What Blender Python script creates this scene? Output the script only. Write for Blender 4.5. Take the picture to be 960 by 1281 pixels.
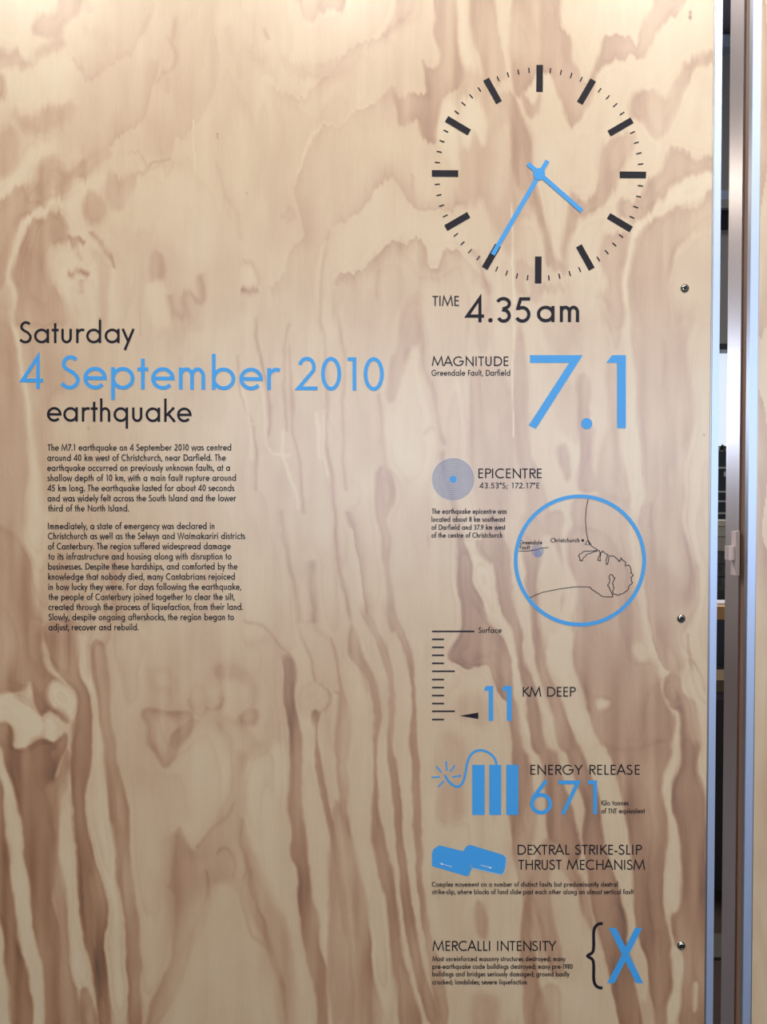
import bpy, math, random
import numpy as np
from mathutils import Euler, Vector
R = math.radians
for o in list(bpy.data.objects): bpy.data.objects.remove(o, do_unlink=True)
SC = bpy.context.scene
COL = SC.collection

# ---------------------------------------------------------------- camera
F_PX = 1032.0; DIST = 1.04; CAM_Z = 1.35
cam_d = bpy.data.cameras.new('camera'); cam = bpy.data.objects.new('camera', cam_d); COL.objects.link(cam)
cam_d.sensor_fit = 'VERTICAL'; cam_d.sensor_height = 36.0; cam_d.sensor_width = 27.0; cam_d.lens = 36.0*F_PX/1281.0
cam_d.clip_start = 0.02; cam_d.clip_end = 200
CAM_LOC = Vector((0, -DIST, CAM_Z))
CAM_R = Euler((R(90-1.19), R(-0.076), 0), 'XYZ').to_matrix()
cam.location = CAM_LOC; cam.rotation_euler = CAM_R.to_euler()
SC.camera = cam
CM = np.array(CAM_R)
def at(px, py, Y=0.0):
    """photograph pixel -> point (x, z) on the vertical plane y = Y"""
    d = CM @ np.array([(px-480)/F_PX, (640.5-py)/F_PX, -1.0])
    t = (Y + DIST)/d[1]
    return t*d[0], CAM_Z + t*d[2]
def at_arr(P):
    P = np.asarray(P, float)
    d = np.stack([(P[:, 0]-480)/F_PX, (640.5-P[:, 1])/F_PX, -np.ones(len(P))], 1) @ CM.T
    t = DIST/d[:, 1]
    return np.stack([t*d[:, 0], CAM_Z + t*d[:, 2]], 1)
def proj(X, Z):
    v = np.stack([X, np.full_like(X, DIST), Z - CAM_Z], -1) @ CM
    return 480 + F_PX*v[..., 0]/-v[..., 2], 640.5 - F_PX*v[..., 1]/-v[..., 2]

# ---------------------------------------------------------------- world, lights, exposure
SC.view_settings.view_transform = 'Standard'; SC.view_settings.look = 'None'
SC.view_settings.gamma = 1; SC.view_settings.use_curve_mapping = False
SC.view_settings.exposure = 0.06
wd = bpy.data.worlds.new('daylight'); SC.world = wd; wd.use_nodes = True
bg = wd.node_tree.nodes['Background']; bg.inputs[0].default_value = (0.78, 0.88, 1.0, 1); bg.inputs[1].default_value = 1.2
def area(name, loc, rot, sx, sy, power, color):
    l = bpy.data.lights.new(name, 'AREA'); l.shape = 'RECTANGLE'; l.size = sx; l.size_y = sy
    l.energy = power; l.color = color
    o = bpy.data.objects.new(name, l); COL.objects.link(o); o.location = loc; o.rotation_euler = rot
    return o
def aim(loc, tgt):
    return (Vector(tgt)-Vector(loc)).to_track_quat('-Z', 'Y').to_euler()
def spot(name, loc, tgt, power, color, size, blend=0.7, rad=0.05):
    l = bpy.data.lights.new(name, 'SPOT'); l.energy = power; l.color = color; l.spot_size = R(size); l.spot_blend = blend
    l.shadow_soft_size = rad
    o = bpy.data.objects.new(name, l); COL.objects.link(o); o.location = loc; o.rotation_euler = aim(loc, tgt)
    return o
WARM = (1.0, 0.925, 0.81)
LAMPS = [((-1.25, -1.7, 3.45), (-0.5, 0, 2.05)), ((-0.15, -1.7, 3.45), (-0.05, 0, 2.05)), ((1.0, -1.7, 3.45), (0.5, 0, 2.05))]
for i, (p, q) in enumerate(LAMPS):
    spot('track_spot', (p[0], p[1]+0.06, p[2]-0.10), q, 60, WARM, 80, .9)
LOW_LAMP = (1.22, -2.0, 2.64)
spot('low_spot', (LOW_LAMP[0]-0.03, LOW_LAMP[1]+0.06, LOW_LAMP[2]-0.05), (0.5, 0, 1.7), 12, WARM, 70)
# daylight entering by the wide window in the wall behind the viewer, and by the one in the far wall
area('window_daylight', (1.6, -5.98, 1.75), (R(90), 0, 0), 6.4, 1.3, 108, (0.74, 0.85, 1.0))
area('far_window_daylight', (1.2, 5.93, 2.18), (R(-90), 0, 0), 8.4, 0.78, 88, (0.66, 0.78, 1.0))
area('hall_ceiling_light', (-2.5, -3.0, 5.1), (0, 0, 0), 1.2, 1.2, 8, (1.0, 0.93, 0.84))
area('rear_fill_light', (-2.0, 3.2, 5.1), (0, 0, 0), 1.6, 1.6, 300, (1.0, 0.93, 0.88))  # added fill, brightens the steel post and the room behind
GLINT_LAMP = (-0.43, 2.25, 2.69)  # added lamp, placed so the steel post shows a glint
pl = bpy.data.lights.new('added_glint_bulb', 'POINT'); pl.energy = 4.5; pl.color = WARM; pl.shadow_soft_size = 0.07
po = bpy.data.objects.new('added_glint_bulb', pl); COL.objects.link(po); po.location = (GLINT_LAMP[0], GLINT_LAMP[1], GLINT_LAMP[2]-.10)
# ---------------------------------------------------------------- plywood figure (latewood tone, 0 pale .. 1 dark)
import numpy as np
class Grain:
    def __init__(s, GX, GY, seed=3):
        s.GX, s.GY = GX, GY
        s.rng = np.random.RandomState(seed)
        n = s.noise
        # wander of the growth ring edges: slow drift plus combed vertical fuzz
        s.WX = GX + 2.2*n(16, 28) + 0.9*n(5, 9)
        k = np.clip((720 - GY)/400, .25, 1)
        s.WY = GY + 3.5*n(26, 22) + k*(3.6*n(3.0, 60) + 2.4*n(7, 25))
        s.T = 0.20 + 0.05*n(70, 160) + 0.035*n(14, 120)
        s.fx = (0, 0, 1.0)
    def noise(s, sx, sy):
        X = (s.GX + 400)/sx; Y = (s.GY + 1200)/sy
        nx = int(X.max()) + 3; ny = int(Y.max()) + 3
        lat = s.rng.rand(ny, nx)*2 - 1
        xi = X.astype(int); yi = Y.astype(int); fx = X - xi; fy = Y - yi
        fx = fx*fx*(3 - 2*fx); fy = fy*fy*(3 - 2*fy)
        return ((lat[yi, xi]*(1-fx) + lat[yi, xi+1]*fx)*(1-fy) + (lat[yi+1, xi]*(1-fx) + lat[yi+1, xi+1]*fx)*fy)
    def F(s, ox, oy, k, fade=True): s.fx = (ox, oy, k); s.fade = fade
    def pts(s, txt, closed=False, sub=4):
        ox, oy, k = s.fx
        p = np.array([[float(v) for v in t.split(',')] for t in txt.split()])
        p = p/k + np.array([ox, oy])
        n = len(p); out = []
        m = n if closed else n - 1
        for i in range(m):
            if closed: a, b, c, d = p[(i-1) % n], p[i], p[(i+1) % n], p[(i+2) % n]
            else: a, b, c, d = p[max(i-1, 0)], p[i], p[i+1], p[min(i+2, n-1)]
            for j in range(sub):
                t = j/sub
                out.append(0.5*((2*b) + (c-a)*t + (2*a-5*b+4*c-d)*t*t + (3*b-a-3*c+d)*t**3))
        if not closed: out.append(p[-1])
        return np.array(out)
    def window(s, q, pad):
        x0, y0 = q.min(0) - pad - 14; x1, y1 = q.max(0) + pad + 14
        cx = s.GX[0]; cy = s.GY[:, 0]
        i0, i1 = np.searchsorted(cx, [x0, x1]); j0, j1 = np.searchsorted(cy, [y0, y1])
        return slice(j0, j1), slice(i0, i1)
    def dist(s, q, sl, closed):
        X = s.WX[sl]; Y = s.WY[sl]
        best = np.full(X.shape, 1e9); sign = np.ones(X.shape); tt = np.zeros(X.shape)
        inside = np.zeros(X.shape, bool)
        n = len(q); m = n if closed else n-1
        for i in range(m):
            a = q[i]; b = q[(i+1) % n]; d = b - a; L = d@d + 1e-9
            px = X - a[0]; py = Y - a[1]
            t = np.clip((px*d[0] + py*d[1])/L, 0, 1)
            ex = px - t*d[0]; ey = py - t*d[1]
            e = ex*ex + ey*ey
            k = e < best
            best = np.where(k, e, best)
            sign = np.where(k, np.where(d[0]*py - d[1]*px > 0, 1, -1), sign)
            tt = np.where(k, (i + t)/m, tt)
            if closed:
                c = ((a[1] > Y) != (b[1] > Y))
                xi = a[0] + (Y - a[1])*d[0]/(d[1] if abs(d[1]) > 1e-9 else 1e-9)
                inside ^= c & (X < xi)
        return np.sqrt(best), sign, tt, inside
    def put(s, sl, v, m):
        if s.fade and s.fx[1] > 100: m = m*np.clip((s.GY[sl] - s.fx[1] + 10)/45, 0, 1)
        s.T[sl] = s.T[sl]*(1-m) + v*m
    # closed region of tone v, edges soft px; a = opacity; edge darkening rim
    def P(s, v, txt, soft=4, a=1.0, rim=0.15):
        q = s.pts(txt, True)
        if v > .3 and soft < 9: soft = soft*(.75 if q[:, 1].mean() < 700 else .6)
        sl = s.window(q, soft)
        if s.T[sl].size == 0: return
        d, _, _, ins = s.dist(q, sl, True)
        sd = np.where(ins, d, -d)
        m = np.clip(sd/soft*0.5 + 0.5, 0, 1); m = m*m*(3-2*m)
        vv = v + rim*(v > .3)*np.exp(-np.maximum(sd, 0)/6.0) - 0.25*rim*(v > .3)
        s.put(sl, vv, m*a)
    # ring edge: dark v at the line, fading over tail px on the right (+) or left (-) of the way the points run
    def E(s, v, txt, tail=14, side=1, a=1.0, sharp=1.6):
        q = s.pts(txt)
        sl = s.window(q, tail*2.2)
        if s.T[sl].size == 0: return
        d, sg, tt, _ = s.dist(q, sl, False)
        sd = d*sg*side
        m = np.where(sd > 0, np.exp(-sd/tail), np.clip(1 + sd/sharp, 0, 1))
        m = m*np.clip(np.minimum(tt, 1-tt)/0.06, 0, 1)
        s.put(sl, v, np.clip(m*a, 0, 1))
    # soft line of width w (w0 -> w1)
    def L(s, v, txt, w=5, w1=None, a=1.0, soft=None):
        q = s.pts(txt)
        w1 = w if w1 is None else w1
        sl = s.window(q, max(w, w1)*1.5)
        if s.T[sl].size == 0: return
        d, sg, tt, _ = s.dist(q, sl, False)
        ww = (w + (w1-w)*tt)*0.5
        m = np.exp(-(d/np.maximum(ww, .3))**1.8)
        m = m*np.clip(np.minimum(tt, 1-tt)/0.04, 0, 1)
        s.put(sl, v, m*a)

def trace_main(g):
    P, E, L, F = g.P, g.E, g.L, g.F
    # ---- upper left
    F(0, 0, 3.2)
    P(.12, "-60,-60 260,-60 200,60 130,100 150,200 90,220 60,190 0,180 -60,160", 10)
    P(.50, "126,95 150,60 200,58 225,20 250,-40 330,-40 305,60 262,100 235,150 180,150 140,140", 7)
    P(.45, "-60,180 0,190 40,218 65,200 95,236 135,250 152,205 235,150 262,170 160,240 110,275 40,270 0,285 -60,280", 7)
    P(.08, "-40,290 100,280 160,240 290,230 290,420 200,430 130,440 60,420 20,420 -40,600", 16)
    P(.42, "-60,290 10,300 20,380 0,400 -60,400", 6)
    P(.38, "60,440 130,480 180,440 300,430 260,500 170,525 90,505", 9)
    P(.42, "10,540 50,520 66,600 45,690 0,720 -60,740 -60,560", 12)
    P(.04, "175,560 210,590 150,665 80,745 0,805 -60,840 -60,750 0,725 60,690 100,620", 8)
    P(.26, "210,540 340,560 420,560 560,500 600,400 500,300 360,320 300,330 290,440 200,540", 30, .6)
    P(.46, "165,665 195,630 240,640 270,690 330,640 385,640 350,700 290,730 262,795 230,780 200,730 180,800 120,780 100,750 140,720", 9)
    P(.45, "-60,840 0,803 80,750 120,782 190,820 120,850 60,930 30,1060 18,1130 -60,1170", 5)
    P(.45, "120,890 165,868 230,848 268,890 270,960 215,985 190,1050 205,1110 250,1190 275,1300 50,1300 70,1180 46,1105 70,1020 90,960", 5)
    L(.55, "190,870 205,960 170,1060 150,1180 170,1290", 26, a=.35)
    L(.56, "120,1000 100,1100 130,1200", 22, a=.35)
    L(.02, "255,835 220,812 180,832 125,862 88,910 62,1000 36,1080 34,1130 56,1185 48,1300", 9)
    P(.05, "255,800 300,760 340,720 420,690 440,720 360,780 340,850 340,900 400,930 440,1040 470,1100 470,1300 290,1300 240,1160 205,1100 200,1010 260,980 270,930 265,860", 10, .75)
    L(.70, "270,1085 310,1082 360,1104", 8, a=.8)
    P(.34, "380,1000 420,1020 440,1100 430,1300 400,1300 400,1120", 7, .7)
    L(.62, "365,925 405,965 435,1020 460,1070", 8, 4, a=.8)
    L(.32, "320,1120 325,1180", 9, a=.8)
    L(.28, "300,980 310,1010 330,1040", 6)
    P(.46, "268,950 300,962 345,965 330,978 285,985", 3)
    P(.44, "345,780 370,765 420,830 415,885 370,890 340,850", 7)
    P(.44, "438,690 470,720 540,700 510,790 480,850 440,830 420,760", 8)
    P(.40, "330,640 400,600 430,585 445,620 400,650 360,690 300,710", 7, .8)
    E(.40, "640,230 605,380 570,480 500,530 430,588 350,650", 13, 1)
    L(.44, "440,705 480,722 550,700 590,690 620,655 690,640", 6, 3)
    L(.36, "500,610 560,600 600,690 650,660 670,700 700,650", 3, a=.8)
    E(.38, "618,0 612,60 590,110 550,180 500,230 450,262 410,282 350,312 310,268 280,240", 14, 1, .8)
    L(.44, "600,60 580,110 545,190 500,232", 6, a=.7)
    L(.42, "410,250 405,285 360,310 340,320 325,280 300,270", 6, a=.6)
    L(.32, "330,120 400,130 450,170", 16, a=.6)
    L(.40, "710,60 690,150 680,160 705,220 700,270 650,300 620,340", 8, 4, a=.8)
    L(.36, "675,300 665,380", 10, a=.8)
    E(.32, "880,-20 862,120 872,300 840,400 800,470 740,552 700,560 690,640", 22, 1, .8)
    L(.36, "345,-20 365,40", 12, a=.8)
    L(.34, "910,100 935,200 960,330", 12, a=.6)
    P(.12, "950,450 1010,560 1000,760 940,780 905,690 920,560", 14, .7)
    L(.36, "870,640 900,780 950,850 960,960", 6, a=.5)
    P(.10, "460,900 520,720 700,680 780,760 860,800 900,950 840,1040 780,1050 700,1000 620,960 520,930", 22, .7)
    P(.40, "600,1020 640,1000 665,1080 640,1140 600,1130", 7, .9)
    P(.28, "545,960 580,950 590,1120 560,1280 540,1200", 7, .7)
    P(.10, "590,1140 640,1130 670,1200 680,1300 620,1300 590,1220", 7, .9)
    L(.55, "800,1090 805,1200 770,1180 740,1195 745,1250 770,1290", 9, a=.7)
    L(.50, "680,1180 700,1250 740,1270", 10, a=.7)
    P(.42, "740,1180 780,1190 800,1300 730,1300", 10, .5)
    L(.0, "772,482 774,560 776,700", 1.6, 1.0, a=.7)
    # ---- upper middle
    F(300, 0, 3.2)
    P(.28, "-20,-30 250,-30 260,70 300,90 400,80 380,260 250,300 180,220 100,130 -20,60", 18, .5)
    P(.46, "242,-40 250,45 285,78 330,52 372,38 412,30 425,-40", 5)
    P(.34, "170,220 210,252 300,262 385,250 390,290 260,310 200,280", 8, .8)
    E(.40, "100,330 180,370 250,390 290,350 380,290 410,240 430,222 475,190 520,165 560,140 600,105 640,70 685,30 690,-40", 10, 1, .9)
    P(.36, "560,140 620,60 640,-40 690,-40 680,50 630,90 600,130", 5, .8)
    L(.46, "95,110 118,165", 5, a=.8)
    L(.36, "0,190 110,240 120,310", 22, a=.4)
    P(.48, "785,-40 788,60 775,120 800,205 788,262 745,268 730,240 740,330 745,385 690,378 640,400 612,348 622,440 632,500 680,490 712,478 742,560 782,575 800,480 822,385 890,345 888,260 872,130 865,-40", 4)
    L(.58, "850,120 880,250 850,330 800,300", 20, a=.35)
    P(.04, "868,-40 905,-40 918,150 935,300 945,420 900,440 830,400 800,480 790,560 870,680 910,620 930,560 890,400 895,300 880,150", 6, .85)
    E(.34, "390,525 340,502 310,540 280,600 258,660 236,700 222,760 232,830 250,900 255,960 205,1010 180,1080 155,1130 110,1145", 14, -1, .9)
    E(.36, "385,522 430,482 480,442 540,408 590,382 612,345", 16, 1, .9)
    L(.03, "388,514 342,492 302,532 270,600 250,650 228,692", 2.4, a=.6)
    L(.03, "388,514 430,470 480,432 540,398", 2.4, a=.5)
    P(.22, "350,540 420,520 480,480 600,520 600,640 520,700 420,840 350,880 300,840 290,700", 22, .6)
    P(.14, "480,560 620,520 690,500 740,590 740,690 680,740 640,700 560,690 470,700", 16, .6)
    E(.40, "362,918 430,888 490,840 530,770 570,722 610,710 640,740 690,815 740,850 800,842 850,842 900,800 970,835", 9, -1, .9)
    P(.12, "400,930 500,850 560,750 610,730 650,800 720,880 850,880 930,820 980,850 960,1060 880,1000 820,990 800,1060 765,1060 740,960 700,950 620,960 560,1000 500,1070 420,1070", 8, .7)
    E(.46, "368,1125 420,1080 462,1100 520,1060 570,1000 620,968 652,1000 700,958 732,972 750,1050 772,1082 800,1070 822,1000 870,1012 920,1062 980,1115", 9, 1, 1)
    L(.42, "560,1010 550,1120 552,1200", 10, 5, a=.6)
    L(.44, "385,1130 400,1110 440,1110", 8, a=.5)
    L(.36, "690,700 692,770 700,820", 5, a=.7)
    L(.36, "362,918 345,980 335,1060 328,1150 322,1290", 5, a=.8)
    L(.05, "348,960 325,1050 315,1290", 6, a=.5)
    L(.42, "10,1048 50,1052 74,1090 78,1130 45,1165", 6, a=.8)
    L(.75, "5,1158 40,1168 75,1158", 9, a=.9)
    P(.05, "0,1080 40,1068 66,1100 60,1140 20,1148", 7, .7)
    P(.30, "-60,1020 0,1040 -10,1180 40,1200 -20,1290 -80,1240", 14, .6)
    P(.42, "380,1160 420,1130 470,1150 560,1200 540,1290 420,1290 370,1240", 18, .5)
    L(.36, "165,850 180,870 200,840 215,880 180,890", 7, a=.6)
    L(.36, "235,700 250,720 220,760", 9, a=.5)
    L(.38, "700,1170 705,1290", 14, a=.6)
    L(.34, "120,1140 170,1160 200,1100", 9, a=.5)
    # ---- upper right
    F(600, 0, 3.2)
    P(.10, "-10,-40 60,-40 100,-40 160,-40 930,-40 930,700 800,760 640,900 500,940 480,1100 280,1060 200,640 130,400 100,300 80,200 70,100", 14, .8)
    P(.36, "-70,330 -20,300 40,330 100,400 130,400 180,500 205,600 205,700 215,780 200,850 150,900 130,1010 60,900 30,800 -30,820 -70,760", 10)
    P(.42, "-30,-40 40,-40 66,60 82,180 95,300 90,330 40,330 10,250 -20,150", 6)
    L(.54, "30,-20 62,60 82,180 92,260 98,330", 5, a=.8)
    P(.05, "-70,400 0,400 32,470 30,560 15,585 -20,540 -50,600 -70,580", 6)
    P(.14, "70,540 120,520 130,640 110,720 70,830 55,780 65,640", 8, .7)
    P(.12, "-60,830 0,800 20,850 30,980 0,1060 -60,1100", 8, .6)
    P(.46, "150,-40 310,-40 318,100 372,160 372,240 400,290 432,332 470,240 498,142 560,148 600,150 632,182 650,110 690,20 700,-40 825,-40 800,60 740,100 690,185 650,242 600,232 520,250 470,292 450,400 430,440 370,515 340,430 310,370 290,305 250,300 205,345 150,395 130,330 118,180", 4.5)
    L(.54, "270,60 330,170 370,280 420,340", 22, a=.4)
    P(.20, "150,60 190,120 230,180 210,240 150,250 110,140", 18, .6)
    P(.36, "165,380 200,465 240,445 248,380 220,420 190,380", 5)
    P(.48, "100,400 140,400 175,500 202,590 205,700 240,800 275,930 312,1045 280,1060 262,1000 235,900 205,800 170,760 140,700 130,560", 6)
    P(.10, "215,700 280,760 360,850 340,950 330,1050 305,1030 275,930 240,800", 5, .8)
    P(.48, "275,1000 300,1040 350,1050 345,1080 300,1080 270,1050", 5, .8)
    P(.40, "930,205 860,228 820,248 800,300 772,350 742,402 700,368 660,358 612,398 600,470 650,492 700,545 742,532 770,472 800,402 832,332 872,262 930,255", 7)
    P(.42, "530,560 600,540 625,560 600,640 560,700 530,765 480,835 430,872 400,882 372,945 350,1055 332,1000 350,900 372,772 400,802 430,805 462,762 480,682 492,600", 7)
    P(.44, "950,620 870,645 815,610 770,598 732,670 682,722 642,782 600,792 555,805 558,852 600,862 612,882 682,852 742,782 792,732 862,702 950,690", 6)
    P(.02, "950,692 862,706 792,736 742,786 690,850 620,905 590,1000 572,1120 582,1300 610,1300 602,1180 598,1100 612,1020 632,950 690,880 752,842 790,800 830,822 880,800 950,735", 4, .85)
    P(.42, "950,745 880,832 822,842 790,808 762,850 702,872 655,922 625,1000 602,1080 594,1160 614,1300 760,1300 762,1120 790,1000 850,950 950,900", 5)
    L(.50, "640,960 612,1050 604,1160", 9, a=.6)
    L(.50, "800,810 790,870 720,880", 14, a=.4)
    P(.22, "880,900 950,860 950,1300 800,1300 790,1140 820,1000", 18, .8)
    P(.44, "500,962 520,930 600,925 590,1000 568,1080 568,1160 578,1300 535,1300 500,1190 520,1130 482,1060", 5)
    P(.10, "360,980 400,920 480,920 480,1060 515,1130 490,1200 440,1260 380,1200 400,1130 350,1080", 8, .7)
    P(.38, "150,1040 230,1080 240,1140 330,1140 320,1170 260,1170 230,1200 150,1160 140,1100", 7, .8)
    P(.10, "180,1130 190,1110 200,1160 190,1165", 3)
    L(.38, "480,1200 500,1180 540,1180", 12, a=.6)
    L(.36, "0,1130 30,1150 40,1290", 10, a=.7)
    L(.42, "-30,1010 0,1060 20,1100 40,1180", 7, a=.8)
    L(-.1, "134,815 135,900 138,1080 141,1215", 1.6, 3.4, a=1)
    # ---- middle left
    F(0, 380, 3.2)
    P(.40, "-60,-60 40,-60 55,130 72,220 88,330 100,450 112,560 100,700 85,850 70,930 -60,900", 10)
    L(.30, "10,300 30,500 30,700", 24, a=.5)
    P(.36, "62,-10 290,-10 270,150 250,320 200,380 190,560 200,700 180,800 150,640 120,450 100,330 85,200", 18, .8)
    P(.48, "-60,915 60,920 110,1000 142,1100 152,1300 -60,1300", 8)
    L(.02, "42,-30 48,60 68,130 84,220 98,330 112,450 128,540 138,640 145,760 150,850", 8, 11)
    P(.03, "110,560 140,640 165,720 182,820 185,900 175,980 165,1100 168,1300 145,1300 138,1150 122,1030 100,960 95,900 105,800 120,700", 7, .8)
    P(.22, "190,500 480,480 600,600 560,900 400,950 240,900 200,700", 30, .4)
    L(.42, "430,960 455,1050 460,1150 490,1290", 12, 18, a=.75)
    L(.38, "540,1100 570,1200 570,1290", 14, a=.5)
    L(.34, "400,700 420,860 440,950", 14, a=.5)
    P(.08, "600,0 640,80 670,60 665,0", 6, .7)
    L(.34, "560,20 565,140", 2, a=.8)
    L(.30, "700,60 720,150 760,60 800,100", 8, a=.6)
    P(.36, "200,1050 240,1000 330,1100 300,1290 180,1290 170,1150", 14, .6)
    # ---- centre
    F(300, 380, 3.2)
    for t, w in (("370,-20 400,80 415,200 413,400 425,520 415,640 430,760", 4), ("322,-20 318,60 340,130 350,300 348,440 350,560 372,700 380,820 388,960 400,1080 430,1180 442,1290", 4.5),
                 ("200,150 205,380 215,520 240,640 250,760 262,850", 4), ("60,40 75,180 110,300 122,420 108,540", 3.5), ("50,480 62,640 58,750", 3.5),
                 ("-10,200 10,380 50,480", 3), ("168,820 190,960 210,1080 230,1200 240,1290", 5), ("205,80 180,160 180,380 190,520", 3.5), ("285,1020 290,1150 300,1290", 8)):
        L(.46, t, w*1.25, a=.8)
    for t, w in (("85,300 100,400 98,540 120,590 160,605 205,612", 3), ("340,430 338,560 355,690", 3), ("305,430 320,560 325,620", 4), ("170,500 180,640 220,760 240,830", 4), ("15,330 40,500 42,620", 4)):
        L(.02, t, w*1.2, a=.7)
    P(.12, "240,100 310,130 310,380 240,400 215,250", 16, .5)
    P(.30, "420,100 590,60 600,230 560,340 540,640 430,700 425,500 418,300", 20, .5)
    E(.46, "425,835 462,920 478,1060 500,1180 515,1300", 7, -1, .9)
    L(.40, "440,840 455,900", 8)
    P(.44, "545,700 570,658 600,682 625,742 620,802 592,850 602,950 606,1080 620,1200 628,1300 602,1300 590,1100 570,1000 560,900 540,820", 3.5)
    L(.50, "625,740 618,800 592,850", 3, a=.7)
    L(.42, "558,350 572,450 566,560 582,665", 7, a=.8)
    P(.40, "650,-20 700,-20 722,80 735,150 690,172 660,232 640,332 610,392 584,362 600,230 640,150", 5)
    P(.10, "660,240 700,180 730,180 735,300 765,400 780,500 790,560 740,700 640,700 600,620 590,500 620,400", 8, .8)
    L(.36, "735,530 760,500 780,510", 5, a=.6)
    L(.46, "705,20 732,140 742,250 772,330 788,450 800,520 826,580", 8, 7)
    L(.44, "806,590 820,660 845,740 862,850 885,980 905,1080 930,1180 940,1300", 8, 18)
    P(.14, "820,300 940,320 930,480 890,600 850,620 820,540 800,420", 12, .6)
    P(.22, "630,820 760,700 860,900 880,1100 900,1290 640,1290 620,1100 610,900", 18, .6)
    L(.36, "755,920 758,980", 3, a=.8)
    # ---- centre right
    F(600, 380, 3.2)
    P(.38, "-20,300 0,260 60,230 110,330 130,520 115,700 100,850 40,900 0,820 -30,600", 12)
    P(.36, "0,60 10,-20 60,-20 40,120 10,200", 8, .7)
    P(.42, "150,100 175,130 200,300 200,480 212,620 250,720 272,830 262,900 200,920 182,760 152,620 138,400", 6)
    P(.36, "260,60 380,50 380,150 330,210 290,150", 10, .8)
    P(.36, "310,350 370,340 380,440 400,480 400,560 330,500", 10, .6)
    P(.46, "398,290 430,285 442,400 440,470 462,520 455,640 475,740 400,740 405,560 390,400", 5)
    P(.42, "318,570 352,580 364,680 342,700 318,640", 6)
    P(.40, "505,280 545,230 556,500 572,620 590,720 598,800 470,745 480,600 512,480", 7)
    P(.40, "480,-20 540,30 570,120 545,180 520,100 490,60", 5, .8)
    P(.08, "560,-20 605,-20 618,150 635,330 640,500 655,620 655,740 630,800 600,760 588,640 585,400 575,150", 6, .8)
    P(.38, "608,-20 850,-20 860,60 830,200 870,400 830,560 800,640 815,760 810,860 880,1130 830,1300 672,1300 668,1100 658,1000 632,850 655,740 655,620 640,500 635,330 620,150", 8)
    L(.48, "614,100 634,330 640,500 655,620 656,740", 7, a=.5)
    L(.46, "690,800 700,850 680,900", 9, a=.6)
    P(.26, "840,-20 930,-20 920,60 890,100 860,60", 5, .8)
    P(.10, "870,250 925,150 915,1290 850,1290 900,1060 850,900 830,700 860,560", 16, .7)
    L(-.1, "135,-40 138,120 137,350 132,545", 2.6, 1.6, a=.8)
    # inside and around the map circle
    P(.42, "170,860 260,900 262,1000 235,1060 190,1050 175,960", 7, .9)
    P(.10, "182,1040 225,1020 240,1150 250,1300 215,1300 195,1180", 6, .8)
    P(.44, "262,860 330,840 335,980 340,1080 330,1300 252,1300 240,1150 265,1040", 6)
    P(.10, "335,900 375,930 400,1040 385,1160 400,1300 345,1300 340,1090", 6, .8)
    P(.42, "380,780 560,780 630,860 655,1010 670,1140 620,1120 600,1300 405,1300 392,1160 405,1040 385,930", 7)
    P(.10, "600,1130 662,1120 672,1300 640,1300 610,1230", 7, .7)
    P(.48, "-10,940 30,950 60,1000 58,1030 30,1030 0,1000", 4)
    P(.48, "60,960 110,960 130,1080 150,1180 160,1300 95,1300 85,1160 60,1060", 5)
    P(.08, "0,1060 50,1060 70,1160 110,1300 60,1300 30,1180", 7, .8)
    L(.0, "133,1000 134,1160", 1.5, .8, a=.7)
    # ---- bottom left
    k = 590/240.
    F(0, 760, k)
    P(.48, "-60,-20 112,-20 130,120 150,200 215,255 222,330 205,350 190,340 150,310 120,330 100,262 60,250 20,262 -60,262", 5)
    P(.20, "-40,-30 40,-20 60,100 30,180 -40,180", 20, .4)
    P(.0, "-60,275 0,265 40,253 62,290 95,312 126,350 122,385 90,402 72,440 45,442 48,385 20,350 -60,330", 4)
    P(.04, "145,270 158,232 200,240 225,268 230,312 222,345 195,312 160,300", 5)
    P(.06, "80,250 92,228 102,255 92,278", 4, .8)
    P(.05, "135,350 152,330 172,360 165,402 142,390", 5)
    P(.50, "-60,345 0,350 40,372 50,442 100,415 130,400 165,405 200,380 205,420 170,520 168,640 178,770 162,900 190,1050 185,1300 140,1300 132,1130 100,985 95,880 72,780 72,680 42,560 10,480 0,430 -60,420", 4.5)
    L(.60, "20,380 45,470 80,600 90,760 120,900 160,1060", 22, 14, a=.4)
    P(.06, "-60,440 0,440 12,490 42,565 70,680 70,780 95,880 98,990 130,1130 135,1240 125,1300 100,1300 95,1180 60,1000 40,900 25,700 10,560", 5)
    P(.50, "-60,480 0,540 18,700 45,950 62,1040 85,1110 100,1300 36,1300 15,1100 0,960 -60,900", 5)
    L(.60, "10,980 35,1120 45,1290", 10, a=.5)
    P(.06, "-60,940 0,970 10,1080 25,1200 30,1300 -60,1300", 5)
    P(.38, "135,560 175,520 205,430 215,480 212,600 190,640 185,760 205,880 220,1100 270,1300 190,1300 188,1050 160,850 170,700", 5)
    P(.08, "190,600 218,490 222,620 235,760 240,900 258,1020 288,1130 312,1300 260,1300 240,1180 215,1060 205,930 185,780", 5, .8)
    P(.44, "248,1190 270,1170 300,1260 300,1300 255,1300", 5, .8)
    P(.48, "140,50 245,50 245,180 272,262 282,330 276,480 262,620 290,780 330,900 322,1050 342,1300 312,1300 288,1130 258,1020 240,900 235,760 222,600 220,480 232,350 227,262 172,200 140,120", 4)
    L(.58, "230,330 226,500 232,640 245,800 250,920 290,1100 322,1290", 8, 10, a=.7)
    L(.06, "246,60 256,170 282,240 300,290 300,400 302,520 318,660 335,800 358,1000 370,1300", 11, 14, a=.9)
    P(.38, "275,120 300,280 318,420 330,560 350,700 370,880 390,1060 395,1300 435,1300 425,1000 405,780 392,600 360,480 340,300 325,120", 5)
    L(.48, "360,490 390,600 405,780", 3, a=.6)
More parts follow.
